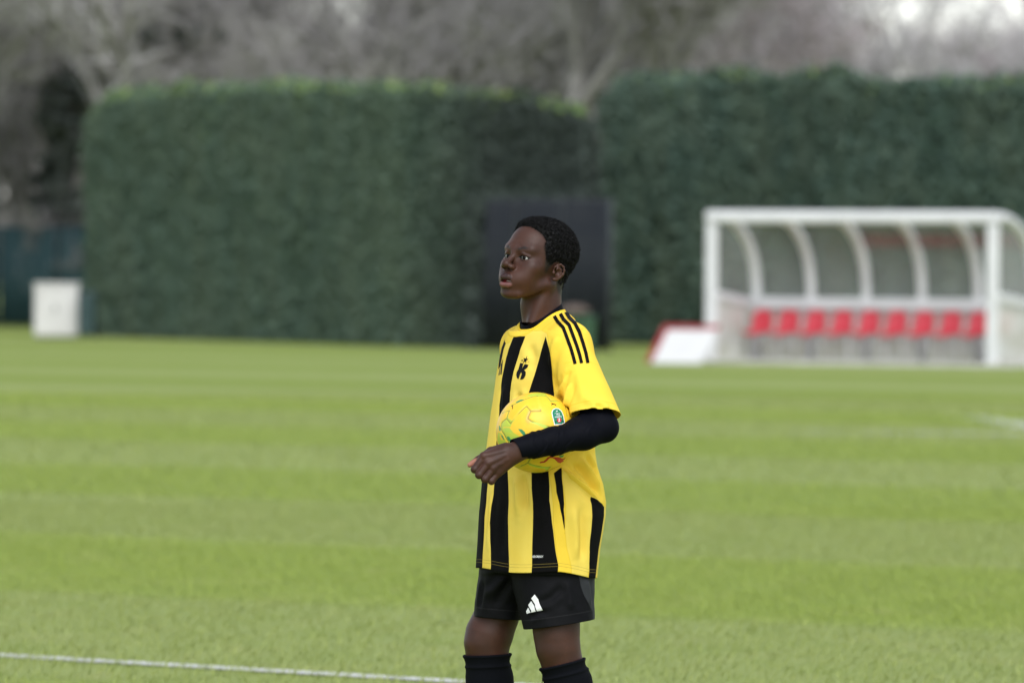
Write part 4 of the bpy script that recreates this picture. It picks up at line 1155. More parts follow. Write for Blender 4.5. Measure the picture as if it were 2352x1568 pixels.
# paler knitted panels: front and back of the trunk (the rest is the sleeve and side cloth)
PALE = [[(1206, 772), (1240, 752), (1256, 765), (1262, 800), (1268, 850), (1273, 905), (1260, 1085), (1270, 1200), (1282.5, 1298), ('p', 1345), ('s', -.15, 1345), ('s', -.15, 900), ('s', -.1, 790), (1172, 785), (1182, 765)],
        [(1291, 1073), (1310, 1098), (1357, 1136), (1384, 1158), ('s', .33, 1170), ('s', .33, 1345), (1352, 1312), ('p', 1345), ('n', 1345), (1313, 1305), (1302, 1260), (1297, 1215), (1292, 1110)]]
sdp = np.full(len(JV), 1.0)
for pg in PALE: sdp = np.minimum(sdp, poly_sd(ju, jz, panel(pg)))
sdp = np.maximum(sdp, -col)
hem = JV[:, 2] - (zv(1307) - (.020 * np.clip((ju / .15 - 1.25) / .5, 0, 1) + .004 * np.sin(ju / .15 * 3)))
me = mesh_np('jersey', JV - np.array(PERSON.location), JQ)
attr(me, 'black', sdb); attr(me, 'pale', sdp); attr(me, 'hem', hem); attr(me, 'collar', col)
_ax = np.array((SLV_END - S_L).normalized()); _tl = TILT
slv = -((JV - np.array(SLV_END)) @ _tl); _slf = (np.linalg.norm(JV - np.array(SLV_END), axis=1) < .2) & (JV[:, 0] > at(1292, 950, -.25).x) & (JV[:, 1] < -.13)
attr(me, 'cuff', np.where(_slf, slv, 1.0))
sleeve_seam = np.where((np.abs((JV - np.array(at(1330, 860, -.2))) @ _ax) < .2) & _slf, np.abs((JV - np.array(at(1335, 838, -.2))) @ _tl - .0), 1.0)
attr(me, 'sleeve_seam', sleeve_seam)

m_jersey, t_, b_ = mat_new('jersey_cloth', (.8, .6, .02), .8, .08)
_oc = N(t_, 'ShaderNodeTexCoord').outputs['Object']
_f = noise_tex(t_, 9, 3, .5, _oc).outputs[0]
yel = mixc(t_, ramp(t_, _f, .3, .7), (.82, .585, .065), (.80, .55, .055))
pal = mixc(t_, ramp(t_, _f, .3, .7), (.80, .61, .115), (.78, .57, .09))
pf = ramp(t_, attr_n(t_, 'pale'), .0008, -.0008)
c = mixc(t_, pf, yel, pal)
# seams
sm_ = mathn(t_, 'ABSOLUTE', attr_n(t_, 'pale'))
c = mixc(t_, mathn(t_, 'MULTIPLY', ramp(t_, sm_, .0022, .0004), .35), c, (.62, .40, .01))
cs = mathn(t_, 'ABSOLUTE', attr_n(t_, 'collar')); c = mixc(t_, mathn(t_, 'MULTIPLY', ramp(t_, cs, .0022, .0004), .45), c, (.62, .40, .01))
cf_ = mathn(t_, 'ABSOLUTE', mathn(t_, 'SUBTRACT', attr_n(t_, 'cuff'), .022)); c = mixc(t_, mathn(t_, 'MULTIPLY', ramp(t_, cf_, .0016, .0004), .5), c, (.60, .40, .01))
ss_ = attr_n(t_, 'sleeve_seam'); c = mixc(t_, mathn(t_, 'MULTIPLY', ramp(t_, ss_, .0018, .0004), .4), c, (.62, .42, .01))
bf = ramp(t_, attr_n(t_, 'black'), .0006, -.0006)
blk = mixc(t_, ramp(t_, _f, .3, .7), (.0028, .0028, .0034), (.0042, .0040, .0044))
c = mixc(t_, bf, c, blk)
# two rows of hem stitching
h1 = mathn(t_, 'ABSOLUTE', mathn(t_, 'SUBTRACT', attr_n(t_, 'hem'), .023)); h2 = mathn(t_, 'ABSOLUTE', mathn(t_, 'SUBTRACT', attr_n(t_, 'hem'), .015))
hs = mathn(t_, 'MAXIMUM', ramp(t_, h1, .0009, .0003), ramp(t_, h2, .0009, .0003))
c = mixc(t_, mathn(t_, 'MULTIPLY', hs, .55), c, (.30, .22, .05))
t_.links.new(c, b_.inputs['Base Color'])
b_.inputs['Sheen Weight'].default_value = .0
_wv = noise_tex(t_, 700, 2, .5, _oc).outputs[0]
bump(t_, b_, mathn(t_, 'SUBTRACT', mathn(t_, 'MULTIPLY', _wv, .25), mathn(t_, 'ADD', hs, mathn(t_, 'ADD', ramp(t_, sm_, .003, .0), mathn(t_, 'ADD', ramp(t_, cs, .003, .0), ramp(t_, ss_, .003, .0))))), .25, .0012)
JERSEY = link('jersey', me, m_jersey, PERSON)
_s = JERSEY.modifiers.new('cloth thickness', 'SOLIDIFY'); _s.thickness = .0022; _s.offset = -1

m_collar, t_, b_ = mat_new('collar_rib', (.82, .57, .04), .75, .1)
_rm = MB().tube([Vector(p - np.array(PERSON.location)) for p in rim + [rim[0]]], .0028, 8, cap=False).build('neck_rim', m_collar, JERSEY, True)

# ---- undershirt: tight black sleeve with wrinkles, and a band round the neck
m_under, t_, b_ = mat_new('undershirt', (.0026, .0030, .0055), .65, .06)
_oc = N(t_, 'ShaderNodeTexCoord').outputs['Object']; bump(t_, b_, noise_tex(t_, 500, 2, .5, _oc).outputs[0], .15, .0008)
def build_arm_sleeve():
    h = .0022
    F = Field((at(1150, 900, -.38).x, -.45, at(1230, 1085, -.3).z), (at(1432, 900, -.3).x, -.10, at(1230, 850, -.2).z), h)
    F.add(cap(S_L, ARM_P[0] + Vector((-.004, .004, .008)), .043, .0385)); chain(F, ARM_P, ARM_R, .018)
    F.add(ell(at(1395, 986, -.283), (.0255, .026, .026)), .02)
    F.add(cap(at(1368, 966, -.27), at(1325, 990, -.3), .036, .034), .03)
    V, Q = F.mesh(2); nr = vnormals(V, Q)
    ax = np.array((ARM_P[-1] - ARM_P[0]).normalized()); t = (V - np.array(ARM_P[0])) @ ax
    wr = np.zeros(len(V))
    for k, (t0, sl, amp) in enumerate(((.150, .55, .0016), (.168, .7, .0013), (.190, .5, .0015), (.206, .3, .0012), (.221, .2, .0011), (.118, .9, .0010), (.085, .8, .0008))):
        q = t - t0 + (V[:, 2] - ARM_P[2].z) * sl + .004 * np.sin(V[:, 2] * 120 + k)
        wr += amp * (np.exp(-(q / .0040) ** 2) - .8 * np.exp(-((q - .008) / .0045) ** 2)) * np.clip(.5 + np.sin(V[:, 2] * 70 + k * 2.1), 0, 1)
    wr += .0012 * grid_noise(V, 60, 8)
    V = V + nr * wr[:, None]
    tl = ax + np.array((0, 0, -.22)); tl /= np.linalg.norm(tl)
    s = (np.array(at(1184.5, 1034, -.389)) - V) @ tl
    return cut(V, Q, s, np.tile(-tl, (len(V), 1)), h)
uv_, uq_ = build_arm_sleeve()
ub = []; nb = []
H_BVH = BVHTree.FromPolygons([tuple(p) for p in BODY_V[0]], [tuple(q) for q in BODY_F[0]])
def ring_band(dz, lift, n=96):
    """band lying on the neck, a little above the neck line"""
    V = []
    for z, l in zip(dz, lift):
        for k in range(n):
            t = -math.pi + 2 * math.pi * k / n; d = TF * math.cos(t) + TL * math.sin(t)
            zz = NC[2] + float(neck_ring_z(t)) + z; o = Vector((NC[0] + d[0] * .14, NC[1] + d[1] * .14, zz))
            h_ = H_BVH.ray_cast(o, Vector((-d[0], -d[1], 0)), .2)
            rr_ = (h_[0].xy - Vector((NC[0], NC[1]))).length if h_[0] is not None else .055
            rr_ = min(rr_ + l, NECK_R - .0008) if z < .004 else rr_ + l
            V.append((NC[0] + d[0] * rr_, NC[1] + d[1] * rr_, zz))
    F = [(j*n+k, j*n+(k+1) % n, (j+1)*n+(k+1) % n, (j+1)*n+k) for j in range(len(dz) - 1) for k in range(n)]
    return lap(np.array(V), np.array(F), .4), np.array(F)
bv_, bq_ = ring_band([-.03, -.012, -.004, .003, .009, .0125, .0125, .008], [.006, .005, .0045, .0038, .0034, .0030, .001, -.002])
allv = np.concatenate([uv_, bv_]) - np.array(PERSON.location); allq = np.concatenate([uq_, bq_ + len(uv_)])
UNDER = link('undershirt', mesh_np('undershirt', allv, allq), m_under, PERSON)

# ---- shorts
m_shorts, t_, b_ = mat_new('shorts_cloth', (.0055, .0058, .007), .65, .08)
_oc = N(t_, 'ShaderNodeTexCoord').outputs['Object']; _f = noise_tex(t_, 12, 3, .5, _oc).outputs[0]
c = mixc(t_, ramp(t_, _f, .3, .7), (.0036, .0038, .0048), (.0055, .0057, .0068))
c = mixc(t_, ramp(t_, attr_n(t_, 'grey'), .0006, -.0006), c, (.028, .030, .033))
hs = mathn(t_, 'ABSOLUTE', mathn(t_, 'SUBTRACT', attr_n(t_, 'hem'), .026)); c = mixc(t_, mathn(t_, 'MULTIPLY', ramp(t_, hs, .0014, .0003), .5), c, (.03, .03, .032))
t_.links.new(c, b_.inputs['Base Color']); bump(t_, b_, noise_tex(t_, 600, 2, .5, _oc).outputs[0], .12, .0008)
def tubefn(pts, ra, rb, ang):
    """elliptic tube along points; ra across (direction ang in plan), rb along depth"""
    pz = np.array([p.z for p in pts])[::-1]; px = np.array([p.x for p in pts])[::-1]; py = np.array([p.y for p in pts])[::-1]; ra = np.array(ra)[::-1]; rb = np.array(rb)[::-1]
    ca, sa = math.cos(ang), math.sin(ang)
    def fn(X, Y, Z):
        z = Z.ravel(); I = lambda q: np.interp(z, pz, q).reshape(Z.shape)
        dx, dy = X - I(px), Y - I(py); A, B = I(ra), I(rb)
        q = ((np.abs((dx * ca + dy * sa) / A)) ** 2.3 + np.abs((-dx * sa + dy * ca) / B) ** 2.3) ** (1 / 2.3)
        return (q - 1) * np.minimum(A, B)
    lo = [min(px) - max(ra), min(py) - max(max(rb), max(ra)), min(pz)]; hi = [max(px) + max(ra), max(py) + max(max(rb), max(ra)), max(pz)]
    return fn, lo, hi
U = .00121
def build_shorts():
    h = .003
    F = Field((at(1070, 1400, 0).x, -.25, zv(1462)), (at(1385, 1400, 0).x, .26, zv(1255)), h)
    F.add(((lambda f: lambda X, Y, Z: f(X, Y, Z))(trunk_fn(-.012)), (at(1070, 1400, 0).x, -.25, zv(1350)), (at(1385, 1400, 0).x, .26, zv(1255))))
    F.D = np.maximum(F.D, (zv(1314) - F.ax[2])[None, None, :])
    rl = tubefn([at(1170, 1280, .06), at(1159, 1330, .07), at(1146, 1380, .08), at(1141, 1470, .085)], [63 * U, 63 * U, 58 * U, 56.5 * U], [.115, .11, .098, .09], 0)
    ll = tubefn([at(1262, 1280, -.035), at(1270, 1330, -.048), at(1275, 1380, -.062), at(1285, 1445, -.075), at(1286, 1475, -.078)], [101 * U, 94 * U, 89 * U, 83.5 * U, 83 * U], [.115, .112, .104, .097, .096], 0)
    F.add(rl, .012); F.add(ll, .006)
    V, Q = F.mesh(2); nr = vnormals(V, Q)
    d = .0030 * grid_noise(V * np.array((1, 1, .5)), 45, 12) + .0014 * grid_noise(V, 90, 13)
    bv = BVHTree.FromPolygons([tuple(p) for p in V], [tuple(q) for q in Q])
    for line, w, amp in [([(1165, 1318), (1140, 1345), (1110, 1375)], .010, .007), ([(1175, 1325), (1155, 1360), (1130, 1400)], .010, -.006), ([(1235, 1385), (1265, 1372), (1300, 1340)], .010, -.005), ([(1215, 1418), (1235, 1408), (1262, 1402)], .007, -.005), ([(1300, 1330), (1310, 1370), (1312, 1410)], .012, .005), ([(1110, 1330), (1104, 1370), (1100, 1405)], .010, -.005), ([(1345, 1325), (1352, 1360), (1358, 1400)], .010, .005)]: d += fold_line(bv, V, line, w, amp)
    V = V + nr * d[:, None]
    # which leg each point belongs to: split by the line between the tubes
    line_x = lambda z: np.interp(z, [at(0, 1445, 0).z, at(0, 1300, 0).z], [at(1198.5, 1445, 0).x, at(1170, 1300, 0).x])
    left = (V[:, 0] - line_x(V[:, 2])) - V[:, 1] * .35 > 0
    zl = zv(1441) + (V[:, 0] - at(1201, 1441, 0).x) * (25 / 167) ; zr_ = zv(1417) - (V[:, 0] - at(1085, 1414, 0).x) * (8 / 110)
    s = V[:, 2] - np.where(left, zl, zr_); push = np.zeros_like(V); push[:, 2] = 1
    hm = s.copy(); V2, Q2 = cut(V, Q, s, push, h)
    left = (V2[:, 0] - line_x(V2[:, 2])) - V2[:, 1] * .35 > 0
    zl = zv(1441) + (V2[:, 0] - at(1201, 1441, 0).x) * (25 / 167) ; zr_ = zv(1417) - (V2[:, 0] - at(1085, 1414, 0).x) * (8 / 110)
    hm = V2[:, 2] - np.where(left, zl, zr_)
    top = zv(1262) - V2[:, 2]; V3, Q3, hm = compact(V2, Q2[(top[Q2] > 0).any(1)], hm)
    return V3, Q3, hm
SV, SQ, SH_ = build_shorts()
S_BVH = BVHTree.FromPolygons([tuple(p) for p in SV], [tuple(q) for q in SQ])
def leg_unwrap(P):
    P = np.asarray(P, float); c = at(1284, 1380, -.07)
    return np.arctan2(P[:, 1] - c.y, P[:, 0] - c.x) * .1, P[:, 2]
su, sz = leg_unwrap(SV)
gp = []
for q in [(1322, 1316), (1330, 1325), (1334, 1345), (1341, 1365), (1354, 1390), (1361, 1404), (1362, 1420)]:
    hh_ = hit(S_BVH, *q)
    if hh_[0] is not None: x, y = leg_unwrap([hh_[0]]); gp.append((x[0], y[0]))
gp += [(gp[-1][0], zv(1480)), (.06, zv(1480)), (.06, zv(1250)), (gp[0][0] - .005, zv(1250))]
grey = poly_sd(su, sz, gp)
me = mesh_np('shorts', SV - np.array(PERSON.location), SQ); attr(me, 'grey', grey); attr(me, 'hem', SH_)
SHORTS = link('shorts', me, m_shorts, PERSON)
_s = SHORTS.modifiers.new('cloth thickness', 'SOLIDIFY'); _s.thickness = .002; _s.offset = -1
# ---- legs (bare knees), socks and boots
LEG_R = [(1160, 1350, .090, .050), (1141, 1412, .08, .0590), (1124, 1455, .08, .063), (1118, 1478, .078, .057), (1119, 1505, .08, .054), (1121, 1560, .09, .053), (1126, 1640, .10, .055), (1132, 1740, .11, .042), (1135, 1830, .11, .036)]
LEG_L = [(1278, 1345, -.05, .058), (1277, 1432, -.08, .0625), (1279, 1465, -.085, .0585), (1284, 1495, -.085, .0555), (1292, 1525, -.08, .0525), (1302, 1568, -.07, .0530), (1315, 1640, -.06, .0545), (1328, 1740, -.05, .042), (1336, 1835, -.04, .036)]
def leg_field(LG, zlo, grow=0.0, h=.0028, knee=True):
    P = [at(u, v, y) for u, v, y, r in LG]; Rr = [q[3] + grow for q in LG]
    xs = [p.x for p in P]; ys = [p.y for p in P]
    F = Field((min(xs) - .1, min(ys) - .1, zlo), (max(xs) + .1, max(ys) + .1, P[0].z + .02), h)
    chain(F, P, Rr, .018)
    if knee:
        k = P[3]; d = Vector((-.80, -.60, 0))
        F.add(ell(k + d * .030 + Vector((0, 0, .004)), (.030, .030, .030)), .022)
        F.add(ell(P[4] + d * .030 + Vector((0, 0, -.025)), (.014, .014, .024)), .02)
    F.add(cap(P[5] + Vector((.024, .018, 0)), P[6] + Vector((.026, .020, -.02)), .038, .034), .04)     # calf
    return F, P
for LG in (LEG_R, LEG_L):
    F, P = leg_field(LG, .05); V, Q = F.mesh(2); body_piece(V, Q)
m_sock, t_, b_ = mat_new('sock_knit', (.0040, .0046, .0068), .85, .06)
_oc = N(t_, 'ShaderNodeTexCoord').outputs['Object']
_w = N(t_, 'ShaderNodeTexWave', bands_direction='X'); _w.inputs['Scale'].default_value = 90; _w.inputs['Distortion'].default_value = .4; t_.links.new(_oc, _w.inputs['Vector'])
bump(t_, b_, _w.outputs[1], .35, .001)
def sock(LG, top_l, top_r):
    """top_l / top_r: picture points of the upper rim"""
    F, P = leg_field(LG, .06, .0060, .0026, False)
    V, Q = F.mesh(2); nr = vnormals(V, Q)
    a, b = at(*top_l, LG[4][2]), at(*top_r, LG[4][2]); sl = (b.z - a.z) / (b.x - a.x)
    zt = a.z + (V[:, 0] - a.x) * sl
    t = zt - V[:, 2]
    V = V + nr * (.0030 * np.exp(-((t - .004) / .0045) ** 2) + .0024 * np.exp(-((t - .034) / .004) ** 2) - .0014 * np.exp(-((t - .022) / .008) ** 2) + .0012 * np.sin(t * 160) * np.clip((t - .05) / .03, 0, 1) * (1 + grid_noise(V, 30, 3)) * .4)[:, None]
    V, Q = cut(V, Q, zt - V[:, 2], np.tile((0, 0, -1.0), (len(V), 1)), .0026)
    o = link('sock', mesh_np('sock', V - np.array(PERSON.location), Q), m_sock, PERSON); s = o.modifiers.new('t', 'SOLIDIFY'); s.thickness = .004; s.offset = -1
sock(LEG_R, (1072, 1503), (1169, 1499)); sock(LEG_L, (1247, 1532), (1339, 1509.5))
m_boot = varied('boot_leather', (.012, .012, .013), (.02, .02, .021), 20, .4, .5)
m_stud, _, _ = mat_new('boot_sole', (.5, .5, .48), .5, .4)
for LG, yaw in ((LEG_R, 58), (LEG_L, 50)):
    a = at(LG[-1][0], LG[-1][1], LG[-1][2]); d = Vector((-math.sin(R(yaw)), -math.cos(R(yaw)), 0)); s = Vector((d.y, -d.x, 0))
    F = Field((a.x - .26, a.y - .26, .0), (a.x + .26, a.y + .26, .17), .004)
    g0 = Vector((a.x, a.y, .055)); F.add(cap(g0 - d * .03, g0 + Vector((0, 0, .07)), .040, .038)); F.add(cap(g0 - d * .03 + Vector((0, 0, -.012)), g0 + d * .15 + Vector((0, 0, -.018)), .036, .030), .03)
    F.add(cap(g0 + d * .10 + s * .012 + Vector((0, 0, -.016)), g0 + d * .16 + Vector((0, 0, -.022)), .036, .026), .02)
    F.D = np.maximum(F.D, (.014 - F.ax[2])[None, None, :]); V, Q = F.mesh(1)
    bo = link('boot', mesh_np('boot', V - np.array(PERSON.location), Q), m_boot, PERSON)
    for f, w in ((-.05, .02), (-.05, -.02), (.06, .025), (.06, -.025), (.13, .022), (.13, -.022)):
        p = Vector((a.x, a.y, 0)) + d * f + s * w - PERSON.location; MB().tube([p, p + Vector((0, 0, .016))], [.005, .008], 8).build('stud', m_stud, bo, True)

# ---- trunk and arms under the clothes
def build_core():
    F = Field((at(1078, 900, 0).x, -.36, zv(1430)), (at(1425, 900, 0).x, .28, zv(735)), .006)
    F.add((trunk_fn(-.028), (at(1090, 900, 0).x, -.2, zv(1315)), (at(1400, 900, 0).x, .2, zv(790)))); F.D = np.maximum(F.D, (F.ax[2] - zv(785))[None, None, :]); F.D = np.maximum(F.D, (zv(1305) - F.ax[2])[None, None, :])
    F.sub((lambda X, Y, Z: np.sqrt((X - BALL_C.x)**2 + (Y - BALL_C.y)**2 + (Z - BALL_C.z)**2) - BALL_R - .012, [c - .13 for c in BALL_C], [c + .13 for c in BALL_C]), .012)
    chain(F, [S_R, NK, S_L], [.036, .045, .038], .04)
    F.add(cap(S_L, ARM_P[0], .038, .034), .03); F.add(cap(S_R, at(1222, 985, .165), .038, .036), .03); F.add(cap(NK, at(1243, 700, .01), .05, .046), .03)
    for a, b, ra, rb in ((LEG_R[0], LEG_R[1], .04, .05), (LEG_L[0], LEG_L[1], .045, .05)): F.add(cap(at(*a[:3]), at(*b[:3]), ra, rb), .03)
    return F.mesh(1)
body_piece(*build_core())
def forearm_core():
    F = Field((at(1175, 900, -.4).x, -.43, at(1230, 1070, -.4).z), (at(1410, 900, -.3).x, -.24, at(1230, 960, -.3).z), .004)
    chain(F, ARM_P, [r - .008 for r in ARM_R], .01); return F.mesh(1)
body_piece(*forearm_core())

# ---- hands
def hp(cx, cy, y): return at(1056.6 + cx * .0879, 987.7 + cy * .0879, y)     # points read off an enlarged view
def build_hand():
    h = .0012
    F = Field((at(1064, 1000, -.4).x, -.455, at(1100, 1122, -.4).z), (at(1215, 1000, -.4).x, -.325, at(1100, 1012, -.4).z), h)
    D0 = -.394
    wr = hp(1520, 540, D0 + .003); wr2 = hp(1800, 470, D0 + .006)
    up = Vector((.25, 0, .97)); 
    F.add(cap(wr2 + up * .006, wr + up * .010, .0200, .0200)); F.add(cap(wr2 - up * .006, wr - up * .012, .0200, .0185), .012)
    mcp = [hp(625, 690, D0 - .006), hp(735, 865, D0 - .011), hp(870, 1005, D0 - .008), hp(1000, 1110, D0 - .001)]
    pip = [hp(385, 1020, D0 - .010), hp(500, 1165, D0 - .016), hp(650, 1275, D0 - .013), hp(820, 1330, D0 - .006)]
    dip = [hp(420, 980, D0 + .017), hp(560, 1090, D0 + .014), hp(720, 1180, D0 + .016), hp(890, 1250, D0 + .020)]
    tip = [hp(560, 860, D0 + .019), hp(700, 960, D0 + .018), hp(840, 1060, D0 + .020), hp(960, 1160, D0 + .022)]
    wrp = [wr + up * .012, wr + up * .004, wr - up * .004, wr - up * .013]
    for i in range(4):
        F.add(cap(wrp[i], mcp[i], .0145, (.0115, .0118, .0112, .0105)[i]), .012)
        F.add(cap(wrp[i] + Vector((0, .008, 0)), mcp[i] + Vector((0, .012, 0)), .013, .010), .012)
    for i in range(4):
        r = (.0108, .0110, .0106, .0098)[i]
        F.add(ell(mcp[i] + Vector((-.001, -.003, .002)), (.0100, .0075, .0100)), .008)
        G = [(mcp[i], pip[i], r * 1.06, r * .95), (pip[i], dip[i], r * .95, r * .86), (dip[i], tip[i], r * .86, r * .75)]
        for k, (a, b, ra, rb) in enumerate(G): F.add(cap(a, b, ra, rb), .0022 if k == 0 else .0012)
        F.add(ell(pip[i], (r * 1.02, r * 1.02, r * 1.02)), .003)
    th = [hp(1180, 470, D0 + .012), hp(800, 545, D0 + .020), hp(470, 760, D0 + .018), hp(255, 905, D0 + .013)]
    F.add(cap(th[0], th[1], .0150, .0115), .012); F.add(cap(th[1], th[2], .0112, .0092), .004); F.add(cap(th[2], th[3], .0092, .0070), .003)
    # tendons and a vein
    for i in (0, 1, 2): F.add(cap(wrp[i].lerp(mcp[i], .45) + Vector((0, -.0108, .001)), mcp[i] + Vector((0, -.0072, .001)), .0016, .0020), .009)
    F.add(cap(hp(1130, 870, D0 - .0155), hp(960, 890, D0 - .0165), .0014, .0014), .004)
    V, Q = F.mesh(2)
    tipd = np.linalg.norm(V - np.array(th[3]), axis=1); ax = (th[3] - th[2]).normalized()
    t = (V - np.array(th[2])) @ np.array(ax)
    under = (V - np.array(th[2])) @ np.array((0.3, -.75, -.6))
    palm = np.clip((t - .000) / .008, 0, 1) * np.clip(under / .004 + .4, 0, 1) * (np.linalg.norm(np.cross(V - np.array(th[2]), np.array(ax)), axis=1) < .0125) * np.clip((.05 - tipd) / .01, 0, 1)
    near_f = np.minimum.reduce([np.linalg.norm(np.cross(V - np.array(mcp[i]), np.array((pip[i] - mcp[i]).normalized())), axis=1) for i in (0,)])
    palm = palm * (near_f > .0108)
    return V, Q, palm
hv_, hq_, hpalm = build_hand()
body_piece(hv_, hq_, palm=hpalm)
# thumb nail
m_nail, _, _ = mat_new('nail', (.42, .22, .17), .35, .5)
def far_hand():
    e = at(1222, 985, .165); w = at(1214, 1150, .16)
    F = Field((w.x - .09, w.y - .08, w.z - .20), (w.x + .09, w.y + .08, e.z + .02), .004)
    F.add(cap(e, w, .037, .026)); F.add(cap(w, w + Vector((-.005, -.005, -.075)), .027, .030, sq=((.6, -.8, 0), .55)), .02)
    for i in range(4):
        o = Vector((-.8, -.6, 0)) * (i - 1.5) * .017 + w + Vector((-.005, -.005, -.085)); L = (.065, .072, .066, .052)[i]
        F.add(cap(o, o + Vector((-.012, -.006, -L * .55)), .0085, .008), .004); F.add(cap(o + Vector((-.012, -.006, -L * .55)), o + Vector((.002, -.012, -L)), .008, .007), .003)
    o = w + Vector((-.02, -.016, -.02)); F.add(cap(o, o + Vector((-.022, -.018, -.045)), .011, .009), .008)
    return F.mesh(1)
body_piece(*far_hand())
# undershirt sleeve of the far arm
F = Field((at(1170, 900, .15).x, .08, at(1200, 1145, .16).z), (at(1270, 900, .15).x, .24, at(1200, 940, .16).z), .004)
F.add(cap(at(1218, 940, .16), at(1222, 985, .165), .043, .041)); F.add(cap(at(1222, 985, .165), at(1214, 1142, .16), .041, .031), .01)
V, Q = F.mesh(1); link('far_sleeve', mesh_np('far_sleeve', V - np.array(PERSON.location), Q), m_under, UNDER)
# ================================================================ the ball
BALL = empty('football', BALL_C); tag(BALL, 'yellow football with green panels and printed marks, held under the boy\'s forearm', 'ball')
def b_dir(u, v):
    """unit direction from the ball's centre to the point of its near side seen at (u, v)"""
    d = ray(u, v).normalized(); oc = CAM_P - BALL_C
    b = oc.dot(d); c_ = oc.dot(oc) - BALL_R ** 2; q = b * b - c_
    if q < 0:
        p = CAM_P + d * (-b); return (p - BALL_C).normalized()
    return (CAM_P + d * (-b - math.sqrt(q)) - BALL_C).normalized()
def bp(cx, cy): return ((1960 + cx / 3.9206) / 1.7415, (1520 + cy / 3.9206) / 1.7415)      # points read off an enlarged view
bm = bmesh.new(); bmesh.ops.create_icosphere(bm, subdivisions=7, radius=1.0)
BD = np.array([v.co[:] for v in bm.verts]); BFc = np.array([[v.index for v in f.verts] for f in bm.faces]); bm.free()
def arc_d(P, a, b):
    """distance (m) on the ball from points to the short arc a-b"""
    a = np.array(a); b = np.array(b); ab = b - a; t = np.clip(((P - a) @ ab) / (ab @ ab + 1e-12), 0, 1)
    return np.linalg.norm(P - (a + t[:, None] * ab), axis=1) * BALL_R
SEAMS = [
    [(185, 520), (300, 480), (258, 600), (180, 670), (165, 760)], [(258, 600), (320, 680), (480, 490), (570, 405), (640, 485), (795, 478), (735, 240)], [(735, 240), (880, 240), (955, 322), (1060, 318), (1150, 345)], [(735, 240), (640, 262), (540, 300), (430, 350), (330, 400)],
    [(640, 485), (590, 600), (650, 645), (935, 735), (945, 760), (930, 900)], [(165, 760), (225, 860), (280, 960), (330, 1050)],
    [(640, 1215), (590, 1300), (760, 1350), (945, 1362), (890, 1420), (860, 1460)], [(590, 1300), (500, 1340), (420, 1370)], [(1150, 345), (1190, 440), (1215, 560)]]
seam = np.full(len(BD), 1.0)
for s in SEAMS:
    pts = [np.array(b_dir(*bp(*q))) for q in s]
    for a, b in zip(pts, pts[1:]): seam = np.minimum(seam, arc_d(BD, a, b))
# far side: turn the visible seams round so that the back is panelled too
Rb = np.array(Matrix.Rotation(R(180), 3, 'Z')); seam_b = np.full(len(BD), 1.0)
for s in SEAMS[1:5]:
    pts = [Rb @ np.array(b_dir(*bp(*q))) for q in s]
    for a, b in zip(pts, pts[1:]): seam_b = np.minimum(seam_b, arc_d(BD, a, b))
seam = np.minimum(seam, seam_b)
# tangent-plane polygons for green areas
VIEW = (CAM_P - BALL_C).normalized()
def area(polys):
    out = np.full(len(BD), 1.0)
    for pg in polys:
        ds = np.array([b_dir(*bp(*q)) for q in pg]); c = ds.mean(0); c /= np.linalg.norm(c)
        ex = np.cross(c, (0, 0, 1.0)); ex /= np.linalg.norm(ex); ey = np.cross(c, ex)
        den = np.maximum(BD @ c, .05); x, y = (BD @ ex) / den, (BD @ ey) / den; dn = ds @ c
        sd = poly_sd(x, y, np.stack([(ds @ ex) / dn, (ds @ ey) / dn], -1)) * BALL_R
        out = np.minimum(out, np.where(BD @ c > .3, sd, 1.0))
    return out
lime = area([[(258, 600), (185, 665), (175, 740), (225, 870), (300, 980), (380, 1000), (470, 880), (380, 830), (320, 740), (340, 680)], [(735, 240), (880, 238), (955, 322), (1060, 318), (1040, 340), (945, 345), (880, 262), (745, 262)], [(640, 635), (935, 725), (945, 770), (860, 765), (660, 668)],
             [(300, 475), (258, 600), (330, 690), (420, 590), (350, 640), (285, 590)], [(560, 250), (700, 200), (870, 210), (890, 238), (735, 236), (640, 258)], [(130, 820), (190, 840), (250, 960), (280, 1040), (160, 1040), (120, 940)], [(590, 1300), (940, 1355), (880, 1425), (860, 1385), (620, 1330)], [(640, 1430), (860, 1450), (760, 1475)]])
yel2 = area([[(205, 735), (310, 735), (500, 740), (560, 800), (600, 880), (500, 880), (420, 810), (360, 830), (250, 800)], [(150, 850), (205, 860), (235, 940), (170, 935)]])
inner = area([[(220, 745), (305, 745), (375, 830), (240, 810)], [(290, 880), (460, 890), (420, 930), (350, 950)]])
dark = area([[(440, 762), (500, 770), (545, 810), (570, 870), (530, 875), (490, 830)], [(262, 880), (300, 885), (345, 955), (320, 968), (280, 940)], [(168, 852), (200, 868), (232, 940), (215, 935), (185, 890)], [(140, 710), (158, 715), (168, 795), (146, 795)], [(395, 348), (470, 308), (545, 295), (510, 325), (420, 352)], [(1075, 1185), (1165, 1170), (1140, 1205), (1100, 1210)]])
pink = area([[(600, 470), (650, 470), (800, 470), (800, 500), (650, 510), (610, 600), (640, 640), (600, 690), (555, 640), (570, 560)]])
rr = BALL_R - .0016 * np.exp(-(seam / .0022) ** 2)
me = mesh_np('cover', BD * rr[:, None], BFc)
for k, a_ in (('seam', seam), ('lime', lime), ('yel2', yel2), ('inner', inner), ('dark', dark), ('pink', pink)): attr(me, k, a_)
m_ball, t_, b_ = mat_new('ball_cover', (.85, .55, .02), .42, .4)
_oc = N(t_, 'ShaderNodeTexCoord').outputs['Object']; _f = noise_tex(t_, 25, 4, .6, _oc).outputs[0]
c = mixc(t_, ramp(t_, _f, .3, .7), (.82, .53, .03), (.80, .48, .025))
